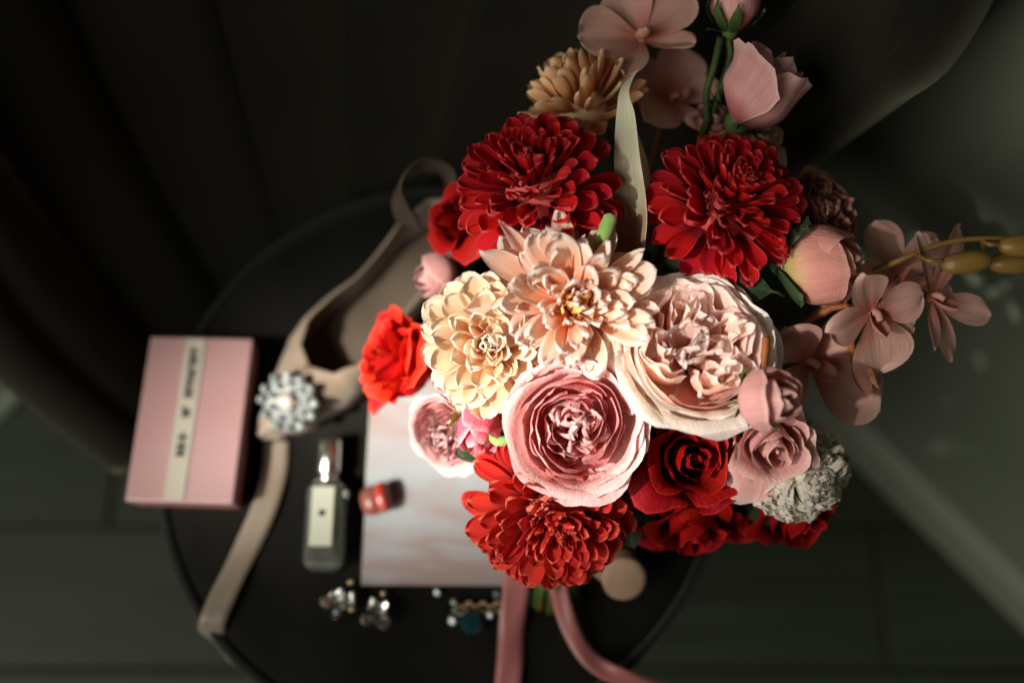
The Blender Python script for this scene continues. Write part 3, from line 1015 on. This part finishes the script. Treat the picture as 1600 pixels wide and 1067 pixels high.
# loose slingback strap standing in a loop above the heel
lp = [W(640, 352, .655), W(628, 318, .635), W(632, 282, .622), W(660, 258, .622), W(694, 266, .630), W(702, 300, .642), W(690, 345, .655), W(676, 370, .66)]
inv = ms.inverted()
sd = [D(.25, .35, .9)] * len(lp)
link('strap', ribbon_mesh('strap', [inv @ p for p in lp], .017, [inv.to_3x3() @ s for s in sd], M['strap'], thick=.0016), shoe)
# buckle
bc = W(451, 627, .681)
mbk = inv @ frame(bc, D(-.12, -.1, 1))
bk = link('buckle', lathe_mesh('buckle', [(.003, -.002), (.019, -.002), (.0195, -.0008), (.016, .0), (.003, .0)], M['plate'], 32), shoe, mbk)


def gem_mesh(name, r, m, n=8):
    prof_ = [(r * .05, -r * .5), (r, 0), (r * .62, r * .42), (r * .05, r * .46)]
    return lathe_mesh(name, prof_, m, n, smooth=False)


GM = [gem_mesh('rhinestone', 1, M['gem'], k) for k in (6, 8, 7)]
rg = random.Random(3)
for n_, rad, gs in ((12, .0185, .0034), (9, .0128, .0026), (5, .0078, .0018)):
    for k in range(n_):
        a = 2 * PI * k / n_ + rg.uniform(-.08, .08)
        mg = Matrix.Translation((rad * math.cos(a), rad * math.sin(a), .002 + (.0195 - rad) * .12)) @ Matrix.Rotation(rg.uniform(-.6, .6), 4, 'X') @ Matrix.Rotation(rg.uniform(-.6, .6), 4, 'Y') @ Matrix.Diagonal((gs,) * 3 + (1,))
        link('rhinestone', GM[rg.randrange(3)], bk, mg)
link('pearl', lathe_mesh('pearl', [(.0004, 0), (.0055, .0006), (.0060, .002), (.0045, .0042), (.0005, .0052)], M['pearl'], 20), bk, Matrix.Translation((0, 0, .001)))

# taupe ribbon running from the shoe over the front edge of the seat
zr = Z0 + .0012
pr = [WZ(432, 690, zr), WZ(429, 735, zr), WZ(414, 790, zr + .002), WZ(382, 862, zr), WZ(345, 938, zr + .004), WZ(330, 985, zr - .004), WZ(350, 1012, zr - .05), WZ(372, 1040, zr - .10)]
sdv = [Vector((1, .05, 0)), Vector((1, -.1, 0)), Vector((1, .15, 0)), Vector((1, .4, 0)), Vector((1, .45, 0)), Vector((1, -.1, 0.05)), Vector((.9, -.5, .1)), Vector((.9, -.5, .1))]
tag(link('taupe_ribbon', ribbon_mesh('taupe_ribbon', pr, .0172, sdv, M['ribbon_beige'])), 'taupe satin ribbon trailing from the shoe over the seat edge', 'ribbon')


# earrings and a bracelet near the card
def earring(px, py, label, seed, posts):
    rr = random.Random(seed)
    o_ = WZ(px, py, Z0 + .007)
    e = empty('earring', Matrix.Translation(o_) @ Matrix.Rotation(rr.uniform(0, 3), 4, 'Z') @ Matrix.Rotation(.35, 4, 'X'), label, 'earring', 'silver flower earrings below the card')
    pm = petal_mesh('metal_petal', M['silver'], 1, .75, .7, .3, 0, .65, .6, seed=seed, nu=7, nv=7)
    for k in range(7):
        place_petal(e, pm, math.radians(70 - (k % 2) * 25), k * 2 * PI / 7, .002, .0105 * rr.uniform(.85, 1.1), name='metal_petal')
    for k in range(4):
        a = k * PI / 2 + .4
        link('rhinestone', GM[k % 3], e, Matrix.Translation((.0035 * math.cos(a), .0035 * math.sin(a), .0045)) @ Matrix.Diagonal((.0024,) * 3 + (1,)))
    inv_ = e.matrix_basis.inverted()
    for (ax_, ay_, bx_, by_) in posts:
        p, q = WZ(ax_, ay_, Z0 + .012), WZ(bx_, by_, Z0 + .009)
        link('post', tube_mesh('post', [inv_ @ p, inv_ @ p.lerp(q, .5), inv_ @ q], .0019, M['silver'], n=8), e)
    return e


e1_ = earring(527, 950, 'silver flower earring below the perfume bottle, left of its pair', 2, ((531, 918, 533, 936), (550, 924, 551, 940)))
e2_ = earring(585, 962, 'silver flower earring below the card corner, right of its pair', 5, ((585, 935, 580, 945),))
for e, pts_ in ((e1_, ((548, 909), (550, 951))), (e2_, ((599, 927), (605, 967)))):
    iv = e.matrix_basis.inverted()
    for px, py in pts_:
        link('gold_back', bm_mesh('gold_back', lambda bm: bmesh.ops.create_icosphere(bm, subdivisions=2, radius=.0022), M['goldm'], True), e, iv @ Matrix.Translation(WZ(px, py, Z0 + .006)))
br_o = WZ(735, 955, Z0)
brl = empty('bracelet', Matrix.Translation(br_o), 'fine chain bracelet with dark teal stone beside the pink ribbon', 'bracelet')
ivb = brl.matrix_basis.inverted()
lk = bm_mesh('chain_link', lambda bm: bmesh.ops.create_icosphere(bm, subdivisions=1, radius=.0013), M['goldm'], True)
for k in range(30):
    t = k / 29
    px = 712 + 68 * (t if k < 15 else 1 - t) * 1.55 % 68
    px = 716 + (k % 15) * 4.6
    py = 944 + (k // 15) * 12 + 4 * math.sin(k * 1.3)
    link('chain_link', lk, brl, ivb @ Matrix.Translation(WZ(px, py, Z0 + .0015)))
for px, py, r_ in ((683, 925, .0028), (707, 969, .0036), (712, 953, .0026), (776, 928, .0024), (765, 960, .0030), (709, 940, .0022)):
    link('rhinestone', GM[1], brl, ivb @ frame(WZ(px, py, Z0 + .003), D(rg.uniform(-.5, 0), rg.uniform(-.3, .1), 1)) @ Matrix.Diagonal((r_,) * 3 + (1,)))
link('teal_stone', gem_mesh('teal_stone', .0085, M['teal'], 10), brl, ivb @ Matrix.Translation(WZ(738, 970, Z0 + .004)))

# nude cloth case whose round end faces up
cc_ = WZ(976, 905, Z0 + .032)
cax = D(.05, -.12, 1)
mcs = frame(cc_ - cax * .030, cax)
cs = empty('round_case', mcs, 'nude beige cylindrical case with round flat end beside the ribbon tail', 'case')
link('case_body', lathe_mesh('case_body', [(.001, 0), (.0125, 0), (.0138, .002), (.0138, .022), (.001, .022)], M['case'], 40), cs)
link('case_lid', lathe_mesh('case_lid', [(.001, .0224), (.0140, .0224), (.0144, .024), (.0144, .0285), (.0132, .0298), (.0110, .0302), (.001, .0304)], M['case'], 40), cs)
# its carrying loop
lpp = [WZ(958, 905, Z0 + .02), WZ(938, 885, Z0 + .03), WZ(938, 850, Z0 + .04), WZ(952, 822, Z0 + .05)]
ivc = mcs.inverted()
link('loop', ribbon_mesh('loop', [ivc @ p for p in lpp], .012, [ivc.to_3x3() @ Vector((1, .3, .1))] * 4, M['case'], thick=.001), cs)

# ================================================================== BOUQUET
# ---- large dahlias
dahlia('red_dahlia', 'dark red dahlia at upper left of the bouquet, under the orange chrysanthemum', 'dahlia', 842, 303, .553, 140, (-.18, .48, .85), M['red'], seed=3, n=150)
dahlia('red_dahlia', 'dark red dahlia at upper right, between the cream calla and the peony bud', 'dahlia', 1129, 326, .547, 130, (.22, .42, .85), M['red'], seed=8, n=150)
dahlia('coral_dahlia', 'bright coral red dahlia at the bottom, half shaded below the pink rose', 'dahlia', 860, 788, .563, 140, (.12, -.32, .93), M['coral'], seed=5, n=146)
dahlia('cream_dahlia', 'cream yellow dahlia with broad rounded petals left of the peach flower', 'dahlia', 770, 535, .548, 122, (-.05, -.02, 1), M['cream'], seed=9, n=84, wd=.70, cup=1.15, bend=.12, a0=112, peak=.70, q=.5, incup=1.9, tipcup=.9, l0=.68, base_r=.33)
dahlia('peach_dahlia', 'pale peach spiky dahlia with golden heart in the sunlit middle', 'dahlia', 897, 474, .534, 140, (.03, -.02, 1), M['peach'], seed=12, n=128, wd=.38, cup=.7, bend=.16, a0=100, a1=16, l0=.86, l1=.34,
       peak=.64, q=.55, inner_m=M['peach_center'], jit=.22, incup=1.1, curl=.4, pinch=0, expo=.85, wj=.45, lj=.22, rj=.35, ruffle=.04, base_r=.16, tipcup=.5)
pe = [o for o in COL.objects if o.name == 'peach_dahlia'][0]
for an, ln, wi, al in ((134, .112, .16, 84), (152, .108, .30, 86), (184, .112, .36, 88), (205, .095, .38, 84), (62, .070, .36, 66)):
    place_petal(pe, petal_mesh('petal', M['peach'], 1, wi, .7, .15, .5, .6, .66, seed=an, nu=9, nv=11, pinch=.2, wob=.05), math.radians(al), math.radians(an), .008, ln * .47, .1)
dahlia('orange_chrysanthemum', 'orange chrysanthemum with short quilled petals behind the left red dahlia', 'chrysanthemum', 912, 174, .590, 97, (-.50, .72, .32), M['orange'], seed=15, n=96, wd=.46, cup=1.2, bend=.65, a0=120, l0=.72, l1=.6, peak=.62, q=.5, incup=1.3, ruffle=0, tipcup=1.0)
# ---- garden roses
cabbage('ivory_garden_rose', 'large ivory garden rose with crumpled blush heart right of the peach dahlia', 'rose', 1086, 548, .528, 133, (.10, .36, .93), M['white'], M['blush'], seed=4, inner_r=.33, nq=4, hq=.78, ruf=.035)
cabbage('pink_garden_rose', 'pink garden rose with ruffled layered heart above the coral dahlia', 'rose', 899, 664, .528, 112, (-.02, -.02, 1), M['pink_outer'], M['pink'], seed=6, quarters=1, inner_r=.12, ruf=.045, rings=((5, .88, .98, .52, .09), (5, .85, .93, .60, .07), (5, .78, .84, .66, .04), (5, .66, .64, .68, 0), (4, .57, .55, .68, 0), (4, .46, .44, .68, 0), (3, .34, .32, .68, 0), (3, .22, .20, .68, 0)), hq=.68)
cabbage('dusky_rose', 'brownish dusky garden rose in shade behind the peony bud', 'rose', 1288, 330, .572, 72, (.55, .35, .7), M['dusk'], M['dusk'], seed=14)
cabbage('small_pink_rose', 'small pale pink ruffled rose over the card, below the cream dahlia', 'rose', 698, 676, .585, 66, (-.45, -.35, .8), M['small_pink'], M['small_pink'], seed=17)
# ---- spiral roses
rose('deep_red_rose', 'velvety deep red rose with spiral heart below the ivory garden rose', 'rose', 1074, 716, .547, 97, (.12, .06, 1), M['deep'], seed=21, n=16)
rose('scarlet_rose', 'scarlet rose seen from the side at the far left of the bouquet', 'rose', 632, 566, .625, 84, (-.80, .18, .55), M['scarlet'], seed=23, n=19, ruffle=.07, crump=.09, H=1.15)
rose('deep_red_rose', 'deep red rose in shadow beneath the velvety rose, one petal hanging down', 'rose', 1080, 812, .592, 88, (.12, -.70, .65), M['deep'], seed=25, n=14, droop=.35)
rose('deep_red_rose', 'deep red rose at lower right under the white carnation', 'rose', 1238, 792, .600, 94, (.35, -.6, .6), M['deep'], seed=27, n=13, droop=.35)
rose('deep_red_rose', 'deep red rose in shade between the two lowest roses, mostly hidden', 'rose', 1160, 800, .612, 74, (.1, -.6, .7), M['deep'], seed=28, n=11, droop=.35)
rose('deep_red_rose', 'dark red rose tucked behind the left red dahlia beside the shoe heel', 'rose', 712, 345, .600, 62, (-.75, .10, .6), M['deep'], seed=29, n=12)
rose('mauve_rose', 'open mauve rose beneath the pink rosebud, left of the white carnation', 'rose', 1206, 692, .533, 84, (.05, -.35, .92), M['mauve'], seed=31, n=11, tight=.2, xr=.8)
# ---- buds
bud('pink_rosebud', 'mauve pink rosebud standing in front of the open mauve rose', 'rosebud', 1203, 622, .503, 60, (.50, .10, .85), M['mauve'], seed=33, n=8, H=1.75, sep=M['sepal'], nsep=3, sl=.3, sw=.5, nloose=4, top=.5)
bud('peony_bud', 'fat pink and lime peony bud with dark sepals at the right of the bouquet', 'peony bud', 1284, 410, .545, 74, (.86, -.02, .50), M['peony'], seed=36, n=9, H=1.75, sep=M['leaf'], nsep=4, sl=.50, sw=1.25, stap=.35, top=.45, fat=.95, crump=.06, sro=.6)
bud('mauve_rosebud', 'mauve rosebud with pointed sepals at the top edge of the photo', 'rosebud', 1148, 8, .572, 47, (.12, .96, .25), M['mauve'], seed=39, n=7, H=2.0, sep=M['sepal'], sl=.55, sw=.8, nloose=2, top=.55, foot=W(1105, 190, .585))
bud('mauve_rosebud', 'half open mauve rosebud with curled green calyx above the right red dahlia', 'rosebud', 1196, 138, .562, 78, (.55, .72, .42), M['mauve'], seed=41, n=8, H=1.6, sep=M['sepal'], nsep=2, sl=.3, sw=.5, nloose=5, top=.75, fat=.85, curl=.22, ruffle=.05)
bud('mauve_rosebud', 'small blurred mauve bud at left, under the dark red rose', 'rosebud', 682, 432, .625, 42, (-.75, -.22, .55), M['mauve'], seed=43, n=7, H=1.8, sep=M['sepal'], sl=.3, sw=.5)
bud('raspberry_bud', 'raspberry pink bud with lime green sepals between cream and coral dahlias', 'flower bud', 746, 668, .558, 47, (-.12, -.80, .50), M['bud_pink'], seed=46, n=7, H=1.8, sep=M['lime'], nsep=4, sl=.55, sw=1.3, stap=.5, top=.6)
# ---- carnation
R_ = rad_m(80, .572)
mtx = frame(W(1238, 732, .562), D(.26, -.26, .92))
carn = empty('white_carnation', mtx, 'ivory white carnation with frilled edges at the lower right', 'carnation', GRP)
cm = [petal_mesh('petal', M['carn'], 1, 1.0, .35, .2, -.2, .85, .5, ruffle=.075, fr=9, serr=.05, seed=200 + k, nu=33, nv=8, wob=.05) for k in range(6)]
rr = random.Random(8)
for i in range(150):
    t = i / 149
    place_petal(carn, cm[rr.randrange(6)], math.radians(106 - 98 * t ** .8) + rr.gauss(0, .16), i * 2.4 + rr.gauss(0, .2), R_ * .1, R_ * (.90 - .05 * t) * rr.uniform(.9, 1.05), rr.gauss(0, .45), wsc=rr.uniform(.45, .65))
add_stem(carn, mtx)

# ---- cream calla leaf, green pod, berries
mc_ = frame(W(985, 395, .560), D(.05, 1, .45), (1, 0, 0))
cal = empty('cream_calla', mc_, 'long pointed cream calla spathe rising between the two red dahlias', 'calla lily', GRP)
ivm = mc_.inverted()


def strip_world(name, m, cen, left, right, nv=22, nu=9, fold=0.0, pow_=1.0):
    """broad blade between two outlines given in space; folded along its middle"""
    Lc, Rc, Cc = catmull(left, 6), catmull(right, 6), catmull(cen, 6)
    vs, uvs = [], []
    n = len(Lc)
    for j in range(n):
        for i in range(nu):
            u = i / (nu - 1)
            if u < .5:
                p = Lc[j].lerp(Cc[j], u * 2)
            else:
                p = Cc[j].lerp(Rc[j], u * 2 - 1)
            vs.append(ivm @ p)
            uvs.append((u, j / (n - 1)))
    return new_mesh(name, vs, grid_faces(nu, n), m, uvs)


dd = .545
Lp = [W(955, 410, .570), W(959, 320, .556), W(960, 230, .548), W(964, 170, .546), W(971, 136, .548), W(997, 108, .556)]
Rp = [W(1003, 418, .540), W(1011, 335, .534), W(999, 240, .536), W(992, 180, .538), W(983, 142, .546), W(997, 107, .555)]
Cp = [W(988, 408, .562), W(994, 328, .548), W(985, 236, .543), W(982, 174, .544), W(978, 138, .548), W(997, 107, .556)]
link('spathe', strip_world('spathe', M['calla'], Cp, Lp, Rp), cal)
Lp2 = [W(990, 400, .580), W(998, 330, .575), W(1000, 260, .566), W(992, 200, .562)]
Rp2 = [W(1012, 390, .580), W(1012, 320, .580), W(1014, 262, .578), W(993, 200, .564)]
Cp2 = [W(1002, 396, .576), W(1006, 322, .574), W(1008, 260, .57), W(992, 199, .562)]
link('spathe_fold', strip_world('spathe_fold', M['calla'], Cp2, Lp2, Rp2), cal)
add_stem(cal, mc_)

mgp = frame(W(945, 395, .560), D(.1, 1, .3))
gp = empty('green_pod', mgp, 'curved fuzzy green pod beside the cream calla', 'seed pod', GRP)
iv = mgp.inverted()
link('pod_skin', tube_mesh('pod_skin', [iv @ W(x, y_, d_) for x, y_, d_ in ((939, 415, .545), (938, 392, .532), (943, 368, .525), (952, 346, .524), (955, 338, .525))], lambda t: .0041 * (1 - .05 * t) * math.sqrt(max(0.02, 1 - max(0, (t - .82) / .18) ** 2)), M['greenpod'], n=14), gp)
add_stem(gp, mgp)

mbr = frame(W(890, 378, .572), D(0, .3, 1))
bry = empty('berry_cluster', mbr, 'cluster of rusty red berries with ochre bracts under the left red dahlia', 'berries', GRP)
ico = bm_mesh('berry', lambda bm: bmesh.ops.create_icosphere(bm, subdivisions=3, radius=1.0), M['berry'], True)
brm = [petal_mesh('bract', M['rust'] if k < 2 else M['lime'], 1, .45, .6, .4, -.3, .45, .8, seed=300 + k, nu=7, nv=8, pinch=.8) for k in range(4)]
rr = random.Random(19)
for k in range(15):
    x, y_ = rr.uniform(-48, 52), rr.uniform(-30, 30)
    s_ = rr.uniform(.0028, .0046)
    p = W(893 + x, 372 + y_, .536 + rr.uniform(-.006, .012))
    b_ = link('berry', ico, bry, mbr.inverted() @ frame(p, D(rr.gauss(0, .4), rr.gauss(0, .4), 1)) @ Matrix.Diagonal((s_, s_, s_ * 1.2, 1)))
    for q in range(3):
        br_ = place_petal(b_, brm[rr.randrange(4)], math.radians(rr.uniform(25, 75)), q * 2.1 + rr.random(), .5, rr.uniform(1.3, 2.3), name='bract', zoff=-.6)
add_stem(bry, mbr)


# ---- orchid sprays
def orchid(name, label, px, py, d, rpx, axis, seed, roll=0.0, lip=True, petals=((90, 1.0, .95), (18, 1.05, 1.05), (162, 1.05, 1.05), (-50, .95, .62), (-130, .95, .62)), open_=78, stem=True, m=None):
    R = rad_m(rpx, d)
    mtx = frame(W(px, py, d), D(*axis), (1, 0, 0), roll)
    root = empty(name, mtx, label, 'orchid', GRP)
    rr = random.Random(seed)
    for k, (an, ln, wd) in enumerate(petals):
        me = petal_mesh('petal', m or M['orchid'], 1, wd, .35, .1, -.35, .62, .55, base=.2, ruffle=.03, fr=3, seed=seed + k, nu=13, nv=12, wob=.05, crease=.03)
        place_petal(root, me, math.radians(open_ + rr.uniform(-14, 14)), math.radians(an), R * .06, R * ln, rr.gauss(0, .12))
    if lip:
        link('lip', petal_mesh('lip', M['orchid_lip'], 1, .7, 1.3, .6, .8, .55, .6, base=.6, seed=seed + 9, pinch=.5), root, Matrix.Rotation(PI, 4, 'Z') @ Matrix.Rotation(.7, 4, 'X') @ Matrix.Diagonal((R * .6,) * 3 + (1,)))
        link('column', tube_mesh('column', [(0, 0, -R * .05), (0, R * .03, R * .14), (0, -R * .05, R * .26)], lambda t: R * .075 * (1 - .3 * t), M['orchid_lip'], n=8), root)
    if stem:
        add_stem(root, mtx, M['rust_stem'], rad=.0016)
    return root


orchid('orchid_flower', 'blurred dusty pink orchid with wide petals behind the orange chrysanthemum', 1003, 62, .585, 92, (-.12, .35, .75), 61, roll=.35)
orchid('orchid_flower', 'shaded orchid bloom between the calla and the green rosebud stem', 1052, 158, .612, 78, (.1, .3, .9), 63, roll=1.1)
orchid('orchid_flower', 'dusty pink orchid with one long upright petal beside the peony bud', 1362, 488, .552, 100, (.25, -.35, .85), 66, roll=-.3,
       petals=((140, 1.0, .62), (40, .75, 1.0), (205, .95, .62), (-58, 1.0, 1.15), (-5, .85, .75)))
orchid('orchid_flower', 'star shaped pink orchid under the golden pods at far right', 1455, 466, .560, 97, (.35, .05, .8), 69, roll=.1,
       petals=((62, 1.25, .45), (105, 1.05, .35), (-22, .95, .55), (-78, 1.0, .55), (-110, .85, .35)), lip=True)
orchid('orchid_flower', 'dusty orchid bloom in shade between the ivory rose and the mauve bud', 1265, 565, .572, 106, (.2, -.15, .9), 72, roll=.6,
       petals=((100, .85, .9), (-70, 1.15, .95), (190, .8, .8), (20, .7, .7), (-20, .6, .5)))
orchid('orchid_flower', 'pale orchid half hidden behind the star shaped one and the golden stem', 1402, 436, .578, 92, (.1, .2, .9), 74, roll=.5, petals=((80, 1, .7), (160, .9, .8), (20, .9, .7), (-60, .9, .7)), lip=False)
bud('orchid_bud', 'drooping closed orchid bud below the dusty pink orchid', 'orchid bud', 1350, 592, .565, 24, (.35, -.85, .15), M['orchid_lip'], seed=75, n=4, H=2.9, top=.25, fat=.8, back=1.45, stem_m=M['rust_stem'], foot=W(1330, 520, .575))
rose('peach_rosette', 'small peach rosette peeking out above the right red dahlia', 'rose', 1188, 222, .585, 44, (.2, .6, .7), M['orchid'], seed=78, n=9, tight=.2)
rose('mauve_rosette', 'mauve rosette in shade left of the green rosebud calyx', 'rose', 1112, 190, .595, 40, (0, .6, .7), M['mauve'], seed=79, n=9, tight=.2)

mgo = frame(W(1390, 412, .566), D(1, .15, .3))
gs = empty('golden_pod_spray', mgo, 'golden brown stem of orchid pods reaching past the right edge of the photo', 'pod spray', GRP)
iv = mgo.inverted()
link('twig', tube_mesh('twig', [iv @ W(*p) for p in ((1330, 440, .58), (1392, 413, .562), (1430, 396, .556), (1480, 379, .553), (1530, 373, .552), (1640, 374, .552))], lambda t: .0020 - .0006 * t, M['pod'], n=10), gs)


def pod(px, py, d, hw, hh, dirn, sx, sy, sd_):
    a = frame(W(px, py, d), D(*dirn))
    Lh, Rh = rad_m(hw, d), rad_m(hh, d)
    prof_ = [(Rh * .15, -Lh), (Rh * .55, -Lh * .9), (Rh * .88, -Lh * .55), (Rh, 0), (Rh * .95, Lh * .4), (Rh * .7, Lh * .8), (Rh * .35, Lh * .96), (Rh * .03, Lh)]
    n = 30
    vs = []
    for r, z in prof_:
        for i in range(n):
            an = 2 * PI * i / n
            g = 1 - .09 * max(0, math.cos(3 * an)) ** 6
            vs.append((r * g * math.cos(an), r * g * math.sin(an), z))
    fs = grid_faces(n, len(prof_), closed_u=True) + [tuple(range(n))[::-1], tuple(range((len(prof_) - 1) * n, len(prof_) * n))]
    link('pod', new_mesh('pod', vs, fs, M['pod']), gs, iv @ a)
    link('pod_stalk', tube_mesh('pod_stalk', [iv @ W(sx, sy, .555), iv @ W((sx + px - hw) / 2, (sy + py) / 2 + 3, d - .001), iv @ W(px - hw * .95, py - 2, d)], .0013, M['pod'], n=8), gs)


pod(1510, 410, .545, 38, 18.5, (.98, .1, .1), 1432, 398, 1)
pod(1582, 411, .560, 36, 18.5, (.98, .02, 0), 1535, 376, 2)
pod(1602, 384, .548, 42, 19, (.98, .02, 0), 1532, 374, 3)

# upright thorny stem under the top rosebud
mth = frame(W(1103, 195, .583), D(.1, 1, .1))
# ---- loose leaves of the bouquet
for k, (px, py, d, an, L_, lab) in enumerate((
        (1205, 455, .548, 172, 70, 'dark green oval leaf left of the peony bud base'),
        (1215, 262, .570, -60, 52, 'slim curled green leaf under the half open mauve rosebud'),
        (770, 690, .575, 200, 62, 'dark green leaf behind the raspberry bud'),
        (1160, 770, .600, -40, 70, 'dark leaf in shadow under the mauve rose'),
        (1010, 600, .585, 60, 90, 'dark leaf deep between the ivory and pink garden roses'),
        (960, 780, .600, -70, 80, 'dark leaf in shadow right of the coral dahlia'),
        (1180, 500, .590, 20, 80, 'dark leaf in shade behind the ivory garden rose'))):
    R = rad_m(L_, d)
    mm_ = frame(W(px, py, d), D(.1, .1, 1), RV, math.radians(an - 90))
    slim = k == 1
    leaf = petal_mesh('leaf', M['sepal'] if slim else M['leaf'], R, R * (.28 if slim else .72), .4, .35, -.6, .5, .7, base=.12, seed=400 + k, nu=9, nv=12, pinch=.3, crease=R * .05, wob=R * .05)
    lf = tag(link('leaf', leaf, None, mm_), lab, 'leaf', 'leaves of the bouquet')
    link('leaf_stalk', tube_mesh('leaf_stalk', [(0, 0, 0), (0, -R * .2, -R * .08), (0, -R * .45, -R * .35)], R * .03, M['stem'], n=6), lf)
# rust coloured twig over the ivory rose, lime hooked stem by the raspberry bud
mtw = frame(W(1194, 575, .520), D(0, 1, 0))
tw = empty('rust_twig', mtw, 'short rust brown twig standing over the rim of the ivory rose', 'twig', GRP)
iv = mtw.inverted()
link('twig', tube_mesh('twig', [iv @ W(*p) for p in ((1190, 592, .522), (1193, 568, .519), (1196, 545, .517), (1197, 528, .518))], .0021, M['rust_stem'], n=10), tw)
mhk = frame(W(770, 690, .555), D(0, 1, .3))
hk = empty('hooked_stem', mhk, 'lime green hooked stem between the raspberry bud and pink rose', 'stem', GRP)
iv = mhk.inverted()
link('stem', tube_mesh('stem', [iv @ W(*p) for p in ((765, 655, .560), (768, 676, .553), (776, 689, .549), (795, 687, .550), (815, 680, .556))], .0026, M['greenpod'], n=10), hk)

# thorny stem, carrying the top rosebud
link('thorny_stem', tube_mesh('thorny_stem', [W(1126, 60, .574), W(1116, 105, .574), W(1104, 145, .578), W(1106, 200, .588)], .0021, M['stem'], n=8))
ts = bpy.data.objects['thorny_stem']
tag(ts, 'thorny green stem running down from the top rosebud', 'stem', GRP)
rr = random.Random(4)
thorn = lathe_mesh('thorn', [(.0007, 0), (.0004, .0012), (.0001, .0026)], M['stem'], 6)
for k in range(14):
    t = k / 13
    p = W(1126, 60, .574).lerp(W(1104, 145, .576), t)
    link('thorn', thorn, ts, frame(p, D(rr.choice((-1, 1)), rr.uniform(-.2, .5), .3)))

# loose trailing strip petals across the left red dahlia
mst = frame(W(860, 400, .535), D(0, 0, 1))
# ochre stem and pink ribbon tails under the flowers
mos = frame(WZ(884, 938, Z0 + .003), D(0, 1, .4))
os_ = empty('ochre_stem', mos, 'ochre plastic stem end beside the pink ribbon tails', 'stem', GRP)
iv = mos.inverted()
link('stem', tube_mesh('stem', [iv @ WZ(884, 938, Z0 + .003), iv @ W(886, 880, .655), iv @ W(890, 800, .62)], .0027, M['gold_stem'], n=8), os_)
rb = empty('pink_ribbon', Matrix.Translation(BIND), 'rose pink satin ribbon tying the stems with two tails hanging down', 'ribbon')
iv = Matrix.Translation(-BIND)
t1 = [W(818, 800, .61), W(810, 860, .625), WZ(806, 915, Z0 + .02), WZ(800, 975, Z0 + .004), WZ(796, 1040, Z0 + .002), WZ(790, 1110, Z0 + .002)]
link('ribbon_tail', ribbon_mesh('ribbon_tail', [iv @ p for p in t1], .0172, [D(1, .05, .2), D(1, .05, .3), D(1, .0, .1), D(1, 0, -.15), D(1, .1, .1), D(1, .1, .2)], M['ribbon_pink'], wave=.0008), rb)
t2 = [W(872, 800, .62), W(868, 870, .64), WZ(874, 925, Z0 + .02), WZ(893, 985, Z0 + .01), WZ(928, 1035, Z0 + .006), WZ(985, 1062, Z0 + .004), WZ(1060, 1085, Z0 - .02)]
link('ribbon_tail', ribbon_mesh('ribbon_tail', [iv @ p for p in t2], .0118, [D(1, .05, .3), D(1, .05, .5), D(1, .1, .3), D(.9, .35, -.1), D(.65, .7, -.3), D(.35, .9, .2), D(.2, 1, .2)], M['ribbon_pink'], wave=.0008), rb)
kr = [BIND + Vector((math.cos(a) * .017, math.sin(a) * .015, .004 * math.sin(a))) for a in np.linspace(0, 2 * PI, 14)]
link('ribbon_wrap', ribbon_mesh('ribbon_wrap', [iv @ p for p in kr], .016, [Vector((0, .25, 1))] * 14, M['ribbon_pink']), rb)
